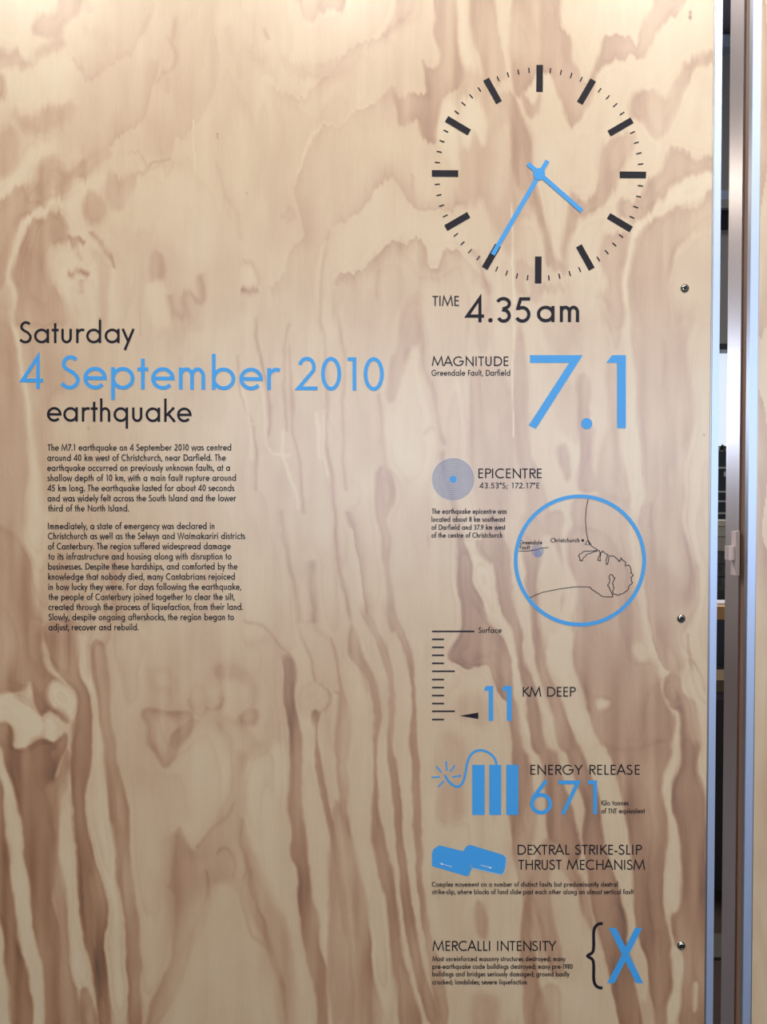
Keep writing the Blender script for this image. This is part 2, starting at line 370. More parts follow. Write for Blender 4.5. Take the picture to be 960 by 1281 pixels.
    L(.46, "318,430 335,600 360,780 372,880", 5, a=.5)
    P(.15, "345,100 450,60 440,300 400,450 400,560 360,460 345,300", 18, .5)
    P(.30, "450,190 500,178 540,205 545,250 505,268 462,255", 6, .8, .16)
    P(.20, "478,205 505,198 522,222 508,245 482,238", 5, .7)
    P(.33, "440,312 520,325 590,322 596,372 560,425 512,490 480,452 448,418 452,372", 6, .9, .20)
    P(.22, "470,352 520,345 545,372 520,430 500,448 478,415", 7, .7)
    L(.42, "455,400 482,450 511,487 545,440", 4, a=.5)
    L(.40, "485,345 505,400 525,425 512,460", 5, a=.4)
    L(.42, "440,318 500,330 540,322", 4, a=.4)
    P(.34, "545,680 572,720 600,800 600,1010 545,1180 480,1300 452,1300 468,1190 528,1080 540,900 515,860 525,840", 6)
    P(.28, "560,700 590,760 590,900 560,960", 8, .6)
    # ---- bottom centre-left
    F(220, 760, k)
    P(.46, "330,150 358,160 374,200 368,280 386,380 382,560 402,720 412,850 440,960 440,1050 466,1130 460,1300 430,1300 430,1200 390,1000 372,820 358,760 348,620 345,500 350,370 332,280", 4)
    L(.44, "205,30 290,82 340,130 368,185 362,230", 4, 7, a=.8)
    L(.52, "384,380 380,560 400,720 410,850 438,960", 5, a=.6)
    P(.22, "430,232 468,255 474,285 455,318 425,330 392,318 380,285 395,250", 6, .8)
    L(.42, "440,236 466,252 476,285 458,315 430,332", 5, a=.6)
    L(.34, "425,232 392,250 380,285 392,318", 5, a=.4)
    L(.40, "375,30 392,115 420,170 437,235", 4.5, a=.8)
    L(.10, "455,240 485,265 480,300", 3, a=.4)
    P(.46, "420,320 440,332 430,380 445,480 470,600 500,750 522,880 542,1050 548,1300 525,1300 530,1100 500,900 482,760 440,560 425,480 428,400", 4)
    P(.10, "385,350 420,340 425,480 440,560 480,760 500,920 525,1100 525,1300 470,1300 466,1120 440,1000 415,820 400,700 385,560 390,400", 7, .6)
    P(.40, "480,100 500,180 520,272 535,350 530,500 530,600 552,800 590,930 600,1300 562,1300 552,1000 520,760 500,560 490,400 500,282 485,260 505,250", 5)
    L(.42, "520,-20 552,100 572,200 595,270", 5, a=.8)
    L(.38, "420,-20 430,60 480,120 500,180", 7, a=.5)
    P(.30, "60,232 95,240 110,262 150,258 155,290 130,318 100,312 72,330 40,305 34,262", 5, .85, .20)
    P(.18, "100,248 128,245 142,268 130,292 108,288", 6, .7)
    P(.20, "50,255 70,250 75,280 62,300 48,285", 6, .6)
    L(.44, "150,270 140,305 112,318 88,302", 5, a=.6)
    L(.42, "98,300 75,328 45,308 36,275", 5, a=.5)
    P(.34, "130,180 180,175 225,198 250,245 240,300 222,290 225,245 195,215 135,205", 9, .75)
    P(.34, "-10,395 10,372 40,352 70,345 62,365 35,385 10,425 -10,430", 6, .8)
    P(.36, "190,340 222,308 256,320 252,350 220,368", 7, .8)
    P(.34, "150,350 210,372 250,420 290,440 235,465 212,500 205,640 232,760 290,850 300,920 342,1000 372,1300 330,1300 300,1100 240,960 180,850 110,850 90,950 0,1060 -20,720 60,750 100,680 165,590 170,480 150,420", 11, .8)
    for t in ("180,600 150,650 100,690 60,740", "200,640 195,720 215,790 200,840", "120,760 150,740 180,780 170,830", "230,790 225,850 255,930 280,1010 320,1120 335,1200", "90,800 95,880 60,980 20,1060", "240,900 275,980 290,1060 330,1180"):
        L(.50, t, 4.5, a=.5)
    P(.18, "165,370 205,380 220,430 180,430", 7, .6)
    P(.15, "20,1000 110,880 200,950 260,1050 300,1200 320,1300 0,1300 0,1150", 22, .7)
    L(.44, "210,760 250,900 250,960 310,1080 345,1290", 7, a=.55)
    L(.44, "210,820 205,900 230,1000 290,1050", 5, a=.45)
    P(.12, "220,500 330,420 345,640 350,760 385,1000 425,1200 425,1300 380,1300 345,1000 300,880 240,760 210,640", 10, .7)
    P(.12, "0,450 150,380 160,560 90,680 40,720 0,660", 16, .6)
    L(.34, "210,120 300,100 330,160", 14, a=.4)
    # ---- bottom middle
    F(440, 760, k)
    P(.40, "0,60 40,160 82,250 92,340 78,450 82,620 122,800 142,950 165,1100 222,1300 150,1300 120,1060 98,880 62,720 66,500 70,300 32,200 -10,140", 5)
    P(.36, "-60,640 0,700 40,900 60,1100 90,1300 -60,1300", 7, .8)
    P(.12, "-10,150 60,300 60,500 55,700 0,650 -40,500 -20,300", 9, .6)
    P(.14, "0,720 60,730 98,890 120,1060 145,1300 95,1300 70,1100 40,900", 6, .6)
    P(.42, "35,-20 110,130 132,230 130,420 150,560 162,750 188,900 222,1100 292,1300 250,1300 190,1120 152,900 126,600 112,400 116,250 82,130 10,-20", 4)
    P(.42, "105,-20 172,100 192,220 197,300 203,400 208,560 218,800 245,1000 275,1100 292,1180 292,1300 250,1160 225,1000 200,820 188,600 180,400 184,300 165,150 85,-20", 4)
    L(.50, "130,40 170,110 192,220", 4, a=.6)
    L(.50, "197,380 205,560 212,700", 4, a=.5)
    L(.48, "225,980 250,1080 285,1170", 7, a=.6)
    P(.14, "210,100 310,180 400,200 440,260 480,300 480,640 440,720 480,800 540,900 560,1050 550,1230 430,1300 300,1300 290,1150 240,950 215,780 205,420 200,250", 14, .55)
    P(.50, "345,-20 440,-20 460,60 485,150 500,250 496,290 470,280 445,235 432,190 410,180 388,186 350,192 320,175 302,158 320,115 340,80", 2.4)
    P(.40, "385,40 430,60 420,140 380,110", 10, .5)
    P(.08, "445,-20 500,60 540,110 555,200 560,300 530,280 505,240 480,110", 6, .8)
    P(.48, "490,250 520,330 552,460 572,620 560,720 530,740 505,640 495,500 488,330", 5)
    P(.10, "515,280 560,330 570,480 590,600 585,700 570,640 550,470", 5, .7)
    P(.48, "500,-20 540,-20 545,80 560,150 600,270 640,420 600,420 580,300 555,220 520,110", 5)
    P(.40, "280,560 330,560 340,640 300,660 275,640", 12, .7)
    P(.36, "280,400 330,420 340,520 290,540 270,480", 14, .5)
    P(.38, "385,900 410,920 420,1010 390,1000", 8, .7)
    P(.38, "375,1200 440,1200 440,1300 375,1300", 10, .6)
    P(.34, "330,280 400,270 440,330 400,360 340,330", 14, .5)
    P(.46, "490,600 530,640 552,790 552,900 592,980 592,1120 562,1010 520,880 500,760", 5)
    P(.44, "560,1220 600,1165 640,1180 640,1300 556,1300", 5)
    L(-.1, "508,85 512,115 515,146", 2.2, a=1)
    # ---- bottom right
    F(660, 760, k)
    P(.12, "0,0 30,0 40,200 80,350 130,470 165,600 165,740 190,880 230,1050 290,1300 -20,1300 -60,900 0,600 20,430", 10, .6)
    P(.46, "-10,290 30,300 66,360 102,480 132,600 162,720 142,800 100,735 62,702 52,560 32,430 -10,330", 5)
    P(.44, "60,700 110,730 150,800 190,900 205,1000 180,960 140,860 80,800 70,900 110,1100 80,1140 40,1000 10,900 20,1050 60,1300 0,1300 -20,1000 20,800", 7, .7)
    P(.48, "30,-20 62,90 52,200 92,300 152,400 212,560 232,700 290,900 322,1100 352,1300 290,1300 262,1160 232,1050 192,880 172,740 170,600 132,470 82,350 42,200 18,100", 4.5)
    P(.10, "100,-20 150,-20 150,180 162,292 232,372 252,442 292,572 322,802 332,962 372,1102 366,1200 345,1180 322,1060 292,890 236,690 216,555 155,395 110,310 95,150", 5, .85)
    P(.46, "150,-20 370,-20 370,90 400,190 428,222 428,290 472,312 462,402 442,500 412,560 432,680 428,800 420,900 442,1000 448,1100 442,1300 400,1300 372,1102 332,962 322,802 292,572 252,442 232,372 162,292 150,180", 5)
    P(.38, "200,0 320,0 330,120 250,200 200,120", 16, .5)
    L(.56, "160,180 170,280 225,355 250,330", 16, a=.4)
    L(.56, "240,330 300,440 330,520 320,640", 26, a=.35)
    L(.38, "380,560 400,700 380,860 400,1000", 22, a=.6)
    L(.56, "370,560 385,700 365,860 390,1040", 5, a=.5)
    P(.06, "214,290 228,280 246,296 238,316 220,314", 4)
    P(.12, "325,130 350,128 372,160 350,188 325,172", 7, .8)
    P(.14, "340,210 400,200 430,240 420,300 370,300 330,270", 10, .7)
    P(.48, "395,265 430,300 425,340 400,320", 7, .6)
    P(.06, "362,-20 380,-20 400,130 430,190 430,240 432,290 468,315 470,400 452,500 440,580 468,680 470,830 462,920 440,940 452,1010 445,1040 428,940 425,850 438,690 412,580 415,520 445,440 455,330 425,300 400,215 375,100", 4, .9)
    P(.14, "390,-20 550,-20 552,300 520,290 490,250 460,225 430,200 400,110", 12, .6)
    P(.40, "385,-20 440,20 470,120 480,220 440,200 410,110", 9, .8)
    P(.46, "425,250 452,232 490,268 520,300 532,420 522,500 545,560 548,800 552,1000 552,1300 470,1300 482,1100 462,1040 442,960 470,900 472,740 442,600 470,480 472,320 440,300", 5)
    L(.56, "480,330 478,480 450,580 480,700 475,900", 9, a=.45)
    P(.12, "525,290 552,300 552,540 525,490 535,420", 6, .8)
    P(.06, "442,1050 470,1040 478,1100 470,1180 475,1240 440,1300 430,1240 448,1150", 4)
    P(.10, "510,1160 522,1155 526,1230 516,1240", 3)
    L(.38, "500,150 508,220 530,270 552,300", 4, a=.8)
    L(.50, "525,800 540,900 552,960", 6, a=.3)

    # ---- right of the text column, from the map down
    F(480, 575, 2, False)
    P(.08, "225,240 262,318 292,380 320,432 352,560 362,640 374,720 346,720 336,620 320,520 297,450 264,395 240,340", 4, .8)
    P(.48, "188,180 215,240 226,300 250,350 264,400 302,455 322,520 326,600 318,640 305,560 282,525 275,490 262,500 238,503 210,525 182,512 164,490 184,450 195,400 190,330 183,260", 3.4)
    P(.08, "330,210 352,260 366,340 374,420 380,480 402,560 427,640 442,720 410,720 390,620 370,540 347,470 330,380 320,300", 4, .8)
    P(.46, "275,140 300,190 302,250 312,320 332,380 347,440 352,500 377,560 387,640 402,720 373,720 360,620 345,550 325,450 305,390 285,330 275,260 262,257 245,230 255,170", 5)
    P(.08, "402,190 440,230 456,310 447,360 462,420 480,440 482,520 502,600 524,700 497,710 470,620 447,560 417,520 397,440 390,340 396,260", 4, .8)
    P(.46, "345,180 384,230 386,330 384,420 402,500 432,570 457,640 474,720 440,720 420,620 392,540 375,470 366,380 358,300 345,240", 5)
    P(.42, "470,170 560,190 604,260 652,330 657,400 672,470 704,530 700,575 722,640 705,710 545,710 502,580 478,520 480,440 500,400 490,340 470,280 460,230", 6, .9)
    P(.30, "520,330 600,330 620,420 560,440 520,400", 16, .4)
    L(.50, "480,430 480,515 505,585 560,600", 5, a=.5)
    P(.10, "640,40 657,100 642,170 652,260 657,360 670,430 692,480 717,540 714,610 700,560 690,530 655,460 640,380 625,300 613,200 618,110", 5, .8)
    E(.47, "655,100 644,170 652,260 658,350 668,425 700,510 738,545", 13, -1, .85)
    P(.10, "632,462 655,458 668,482 650,505 630,492", 6, .7)
    P(.05, "534,610 545,600 562,604 558,622 540,625", 4, .9)
    P(.48, "705,548 722,535 744,550 748,590 730,605 708,590", 5)
    L(.42, "760,430 768,480 790,540 808,585", 3.5, a=.7)
    P(.10, "735,560 770,520 805,600 800,700 770,700 760,620", 8, .5)
    for t in ("505,240 520,320 510,400 530,470", "560,230 590,330 600,430 640,520", "400,560 425,650 440,715", "300,260 320,350 340,430"):
        L(.47, t, 6, a=.35)

def finish(g):
    # fine ring figure that follows the tone, and faint fibre
    n = g.noise
    k = np.interp(g.GY, [-200, 0, 380, 700, 900, 1400], [.80, .80, .80, .92, 1.24, 1.32])  # figure washed out at top, darkened below: lamp light put into the tone
    k = k + np.interp(g.GX, [300, 520], [0, .14])*np.clip((420 - g.GY)/150, 0, 1)
    # thin secondary rings running with the figure
    B = g.T.copy()
    for r in (5, 4, 4):
        for ax in (0, 1):
            c = np.cumsum(np.concatenate([np.repeat(np.take(B, [0], ax), r+1, ax), B, np.repeat(np.take(B, [-1], ax), r, ax)], ax), ax)
            n_ = B.shape[ax]
            B = (np.take(c, range(2*r+1, 2*r+1+n_), ax) - np.take(c, range(0, n_), ax))/(2*r+1)
    ph = 11*B + g.WX/64 + .9*n(46, 150) + .25*n(12, 50)
    saw = ph % 1.0
    line = np.where(saw < .86, (saw/.86)**2.5, 1-(saw-.86)/.14) - .28
    amp = np.interp(g.GY, [0, 450, 800, 1300], [.045, .06, .085, .085])*np.clip(.6 + .8*n(90, 120), .1, 1.2)
    g.T = .16 + (g.T - .16)*np.where(g.T > .16, k, 1)
    g.T += amp*line
    g.T += np.clip(g.T - .15, 0, 1)*(.35*n(9, 110) + .22*n(24, 60)) + .012*n(2.2, 42) + .020*n(9, 60) + .028*n(26, 34) + .022*n(60, 70) + .010*n(1.6, 9)
    return g.T

def tone_rgb(t):
    xs = [0, .18, .36, .52, .75, 1]
    cs = np.array([(.80,.66,.47),(.72,.57,.39),(.60,.43,.27),(.48,.31,.18),(.34,.19,.10),(.22,.11,.06)])
    return np.stack([np.interp(t, xs, cs[:, i]) for i in range(3)], -1)
def trace_right(g):
    P, E, L, F = g.P, g.E, g.L, g.F
    F(0, 0, 1)
    P(.30, "950,-20 990,-20 985,120 962,180 950,150", 12, .7)
    P(.10, "948,160 985,150 990,420 948,430", 14, .7)
    P(.34, "962,300 1000,260 1010,420 975,400", 10)
    P(.34, "945,1060 975,1000 980,1130 960,1210", 12)
    P(.46, "938,1230 958,1200 966,1300 938,1300", 6)
# ---------------------------------------------------------------- materials
def mat(name, color, rough=0.5, metal=0.0, coat=0.0, coat_rough=0.1, emis=None, estr=0, noise=None, aniso=0, spec=0.5, alpha=1):
    m = bpy.data.materials.new(name); m.use_nodes = True
    nt = m.node_tree; b = nt.nodes['Principled BSDF']
    b.inputs['Base Color'].default_value = (*color, 1); b.inputs['Roughness'].default_value = rough
    b.inputs['Metallic'].default_value = metal; b.inputs['Coat Weight'].default_value = coat; b.inputs['Coat Roughness'].default_value = coat_rough
    b.inputs['Specular IOR Level'].default_value = spec; b.inputs['Alpha'].default_value = alpha
    b.inputs['Anisotropic'].default_value = aniso
    if emis: b.inputs['Emission Color'].default_value = (*emis, 1); b.inputs['Emission Strength'].default_value = estr
    if noise:                                            # (scale xyz, colour variation, bump)
        tc = nt.nodes.new('ShaderNodeTexCoord'); mp = nt.nodes.new('ShaderNodeMapping'); nz = nt.nodes.new('ShaderNodeTexNoise')
        mp.inputs['Scale'].default_value = noise[0]; nz.inputs['Scale'].default_value = 1; nz.inputs['Detail'].default_value = 4
        nt.links.new(tc.outputs['Object'], mp.inputs[0]); nt.links.new(mp.outputs[0], nz.inputs['Vector'])
        mx = nt.nodes.new('ShaderNodeMix'); mx.data_type = 'RGBA'
        mx.inputs[6].default_value = (*[c*(1-noise[1]) for c in color], 1); mx.inputs[7].default_value = (*[min(1, c*(1+noise[1])) for c in color], 1)
        nt.links.new(nz.outputs['Fac'], mx.inputs[0]); nt.links.new(mx.outputs[2], b.inputs['Base Color'])
        if noise[2]:
            bp = nt.nodes.new('ShaderNodeBump'); bp.inputs['Strength'].default_value = noise[2]; bp.inputs['Distance'].default_value = 0.002
            nt.links.new(nz.outputs['Fac'], bp.inputs['Height']); nt.links.new(bp.outputs[0], b.inputs['Normal'])
    return m
def plywood_mat():
    m = bpy.data.materials.new('lacquered_plywood'); m.use_nodes = True
    nt = m.node_tree; N = nt.nodes.new; K = nt.links.new; b = nt.nodes['Principled BSDF']
    at_ = N('ShaderNodeAttribute'); at_.attribute_name = 'latewood'
    tc = N('ShaderNodeTexCoord')
    def nz(sc, det):
        mp = N('ShaderNodeMapping'); mp.inputs['Scale'].default_value = sc; n = N('ShaderNodeTexNoise'); n.inputs['Scale'].default_value = 1
        n.inputs['Detail'].default_value = det; K(tc.outputs['Object'], mp.inputs[0]); K(mp.outputs[0], n.inputs['Vector']); return n
    fib = nz((900, 1, 22), 3); pore = nz((420, 1, 110), 3)
    def math_(op, a, bb):
        q = N('ShaderNodeMath'); q.operation = op
        for i, v in enumerate((a, bb)):
            if isinstance(v, (int, float)): q.inputs[i].default_value = v
            else: K(v, q.inputs[i])
        return q.outputs[0]
    t = math_('ADD', at_.outputs['Fac'], math_('MULTIPLY', math_('SUBTRACT', fib.outputs['Fac'], 0.5), 0.07))
    t = math_('ADD', t, math_('MULTIPLY', math_('SUBTRACT', pore.outputs['Fac'], 0.5), 0.05))
    cr = N('ShaderNodeValToRGB'); K(t, cr.inputs[0])
    el = cr.color_ramp.elements
    for i, (p, c) in enumerate(RAMP):
        e = el[i] if i < 2 else el.new(p)
        e.position = p; e.color = (*c, 1)
    K(cr.outputs[0], b.inputs['Base Color'])
    b.inputs['Roughness'].default_value = 0.55; b.inputs['Specular IOR Level'].default_value = 0.3
    b.inputs['Coat Weight'].default_value = 1.0; b.inputs['Coat Roughness'].default_value = 0.35; b.inputs['Coat IOR'].default_value = 2.2
    bp = N('ShaderNodeBump'); bp.inputs['Strength'].default_value = 0.12; bp.inputs['Distance'].default_value = 0.0006
    K(fib.outputs['Fac'], bp.inputs['Height']); K(bp.outputs[0], b.inputs['Normal'])
    return m
RAMP = [(0, (.89,.705,.475)), (.15, (.80,.585,.365)), (.34, (.67,.425,.25)), (.50, (.54,.295,.158)), (.72, (.38,.18,.085)), (1.0, (.10,.05,.03))]
M_PLY = plywood_mat()
M_BLACK = mat('black_vinyl', (.017, .014, .024), .5, spec=.25)
M_BLUE = mat('blue_vinyl', (.070, .43, 1.0), .40, spec=.5)
M_RING = mat('pale_blue_print', (.30, .48, .78), .5)
M_TINT = mat('blue_tint_print', (.12, .28, .74), .5, alpha=.29)
M_RINGT = mat('blue_ring_print', (.80, .88, 1.0), .5, alpha=.55)
M_SPOT = mat('soft_blue_print', (.16, .40, .90), .5, alpha=.24)
M_WHITE = mat('white_print', (.75, .86, .95), .5)
M_ALU = mat('satin_aluminium', (.60, .71, 1.0), .40, 0.7, noise=((3, 3, 900), .03, 0))
M_ALUGREY = mat('grey_edge_and_shadow', (.42, .43, .46), .35, 1.0)  # real grey metal return, also the painted shadow lines beside the strips
M_POST = mat('brushed_steel_post', (.62, .56, .56), .30, 1.0, noise=((900, 900, 4), .08, 0))
M_BACK = mat('panel_backing', (.30, .17, .10), .5, noise=((40, 40, 4), .2, 0))
M_CORE = mat('plywood_edge', (.22, .115, .065), .6, noise=((400, 400, 12), .35, .1))
M_RUBBER = mat('dark_rubber_seal', (.02, .022, .022), .6)
M_STEEL = mat('zinc_screw', (.50, .48, .43), .22, 1.0)
M_SOCKET = mat('screw_recess', (.03, .028, .025), .5, .6)
M_PLASTIC = mat('ivory_plastic', (.62, .50, .46), .35)
M_WALL = mat('grey_plaster', (.36, .34, .32), .8, noise=((3, 3, 3), .06, .1))
M_WALLW = mat('white_plaster', (.34, .33, .32), .8, noise=((3, 3, 3), .04, .1))
M_CEIL = mat('dark_ceiling', (.26, .24, .28), .8, noise=((4, 4, 4), .06, .1))
M_FLOOR = mat('dark_floor', (.05, .033, .027), .45, noise=((6, 6, 6), .3, .1))
M_PALE = mat('pale_painted_timber', (.45, .50, .62), .6)
M_DARK = mat('black_cabinet', (.012, .012, .016), .4)
M_RAIL = mat('pale_rail', (.35, .35, .33), .5)
M_LEAF = mat('plant_leaf', (.05, .07, .035), .5)
M_STONE = mat('sandstone', (.50, .46, .36), .85, noise=((25, 25, 60), .25, .5))
M_ROCK = mat('grey_rock', (.12, .12, .105), .9, noise=((30, 30, 30), .6, .8))
M_OAK = mat('amber_wood', (.70, .36, .09), .35, noise=((60, 6, 6), .2, .1))
M_GLINT = mat('white_glint', (.8, .8, .8), .6)  # white for the painted glint on the table top
M_KHAKI = mat('khaki_cloth', (.20, .15, .08), .8, noise=((60, 60, 60), .2, .3))
M_MAT = mat('olive_mat', (.07, .065, .05), .9, noise=((200, 200, 200), .5, .5))
M_LAMP = mat('black_lamp_can', (.02, .02, .02), .4)
M_GLOW = mat('lamp_glow', (1, 1, 1), .5, emis=(1, .88, .70), estr=30)
M_GLASS = mat('window_glass', (.9, .95, 1), .02, 0, spec=.5, alpha=.15)
M_FRAME = mat('dark_window_frame', (.05, .05, .055), .5)

# ---------------------------------------------------------------- mesh helpers
def link(name, v, f, m, parent=None, smooth=False):
    me = bpy.data.meshes.new(name); me.from_pydata([tuple(p) for p in v], [], f); me.update()
    me.materials.append(m)
    if smooth:
        for p in me.polygons: p.use_smooth = True
    o = bpy.data.objects.new(name, me); COL.objects.link(o)
    if parent: o.parent = parent; o.matrix_parent_inverse.identity()
    return o
class MB:
    def __init__(s): s.v = []; s.f = []
    def box(s, x0, x1, y0, y1, z0, z1, bev=0):
        n = len(s.v)
        if bev <= 0:
            s.v += [(x0,y0,z0),(x1,y0,z0),(x1,y1,z0),(x0,y1,z0),(x0,y0,z1),(x1,y0,z1),(x1,y1,z1),(x0,y1,z1)]
            s.f += [tuple(n+i for i in q) for q in ((0,3,2,1),(4,5,6,7),(0,1,5,4),(1,2,6,5),(2,3,7,6),(3,0,4,7))]
        else:                                            # rounded in plan (vertical edges)
            K = 4; ring = []
            for cx, cy, a0 in ((x1-bev, y0+bev, -90), (x1-bev, y1-bev, 0), (x0+bev, y1-bev, 90), (x0+bev, y0+bev, 180)):
                for j in range(K+1):
                    a = R(a0 + 90*j/K); ring.append((cx+bev*math.cos(a), cy+bev*math.sin(a)))
            m = len(ring)
            s.v += [(x, y, z0) for x, y in ring] + [(x, y, z1) for x, y in ring]
            for i in range(m): j = (i+1) % m; s.f.append((n+i, n+j, n+m+j, n+m+i))
            s.f.append(tuple(n+i for i in reversed(range(m)))); s.f.append(tuple(n+m+i for i in range(m)))
        return s
    def lathe(s, prof, n=24, c=(0,0,0), axis='y'):
        b = len(s.v)
        for r, h in prof:
            for i in range(n):
                a = 2*math.pi*i/n; p = (r*math.cos(a), h, r*math.sin(a)) if axis == 'y' else (r*math.cos(a), r*math.sin(a), h)
                s.v.append((c[0]+p[0], c[1]+p[1], c[2]+p[2]))
        for k in range(len(prof)-1):
            for i in range(n):
                j = (i+1) % n; s.f.append((b+k*n+i, b+k*n+j, b+(k+1)*n+j, b+(k+1)*n+i))
        s.f.append(tuple(b+i for i in range(n))); s.f.append(tuple(b+(len(prof)-1)*n+i for i in reversed(range(n))))
        return s
    def build(s, name, m, parent=None, smooth=False): return link(name, s.v, s.f, m, parent, smooth)
def empty(name, label, cat, loc=(0,0,0), group=None):
    o = bpy.data.objects.new(name, None); COL.objects.link(o); o.location = loc; o.empty_display_size = .05
    o['label'] = label; o['category'] = cat
    if group: o['group'] = group
    return o
def tag(o, label, cat=None, group=None):
    o['label'] = label
    if cat: o['category'] = cat
    if group: o['group'] = group
    return o
def struct(o): o['kind'] = 'structure'; return o
def kids_local(root):                                    # parts were built in world space: bring them to the root's frame
    bpy.context.view_layer.update()

# ---------------------------------------------------------------- the hall (setting)
HX0, HX1, HY0, HY1, HZ = -6.0, 6.0, -6.1, 6.0, 5.2
struct(MB().box(HX0, HX1, HY0, HY1, -0.1, 0).build('floor', M_FLOOR))
struct(MB().box(HX0, HX1, HY0, HY1, HZ, HZ+.1).build('ceiling', M_CEIL))
struct(MB().box(HX0-.1, HX0, HY0, HY1, 0, HZ).build('wall_left', M_WALLW))
struct(MB().box(HX1, HX1+.1, HY0, HY1, 0, HZ).build('wall_right', M_WALLW))
def wall_with_window(name, y0, y1, wx0, wx1, wz0, wz1, m, win, bars):
    b = MB(); b.box(HX0, wx0, y0, y1, 0, HZ); b.box(wx1, HX1, y0, y1, 0, HZ); b.box(wx0, wx1, y0, y1, 0, wz0); b.box(wx0, wx1, y0, y1, wz1, HZ)
    struct(b.build(name, m))
    f = MB(); t = .05
    f.box(wx0, wx0+t, y0, y1, wz0, wz1); f.box(wx1-t, wx1, y0, y1, wz0, wz1); f.box(wx0+t, wx1-t, y0, y1, wz0, wz0+t); f.box(wx0+t, wx1-t, y0, y1, wz1-t, wz1)
    fo = struct(f.build(win, M_FRAME))
    ym = (y0+y1)/2; w = (wx1-wx0-2*t)/bars
    for i in range(bars):
        MB().box(wx0+t+w*i+.02, wx0+t+w*(i+1)-.02, ym-.003, ym+.003, wz0+t, wz1-t).build('window_pane', M_GLASS, fo)
        if i: MB().box(wx0+t+w*i-.02, wx0+t+w*i+.02, ym-.02, ym+.02, wz0+t, wz1-t).build('mullion', M_FRAME, fo)
wall_with_window('wall_back', HY1, HY1+.2, -3.1, 5.5, 1.72, 2.64, M_WALL, 'window_1', 5)
wall_with_window('wall_front', HY0-.2, HY0, -1.65, 4.85, 1.05, 2.45, M_WALLW, 'window_2', 6)
struct(MB().box(HX0, HX1, 5.86, 6.0, 5.06, 5.16).build('trim_1', M_PALE))

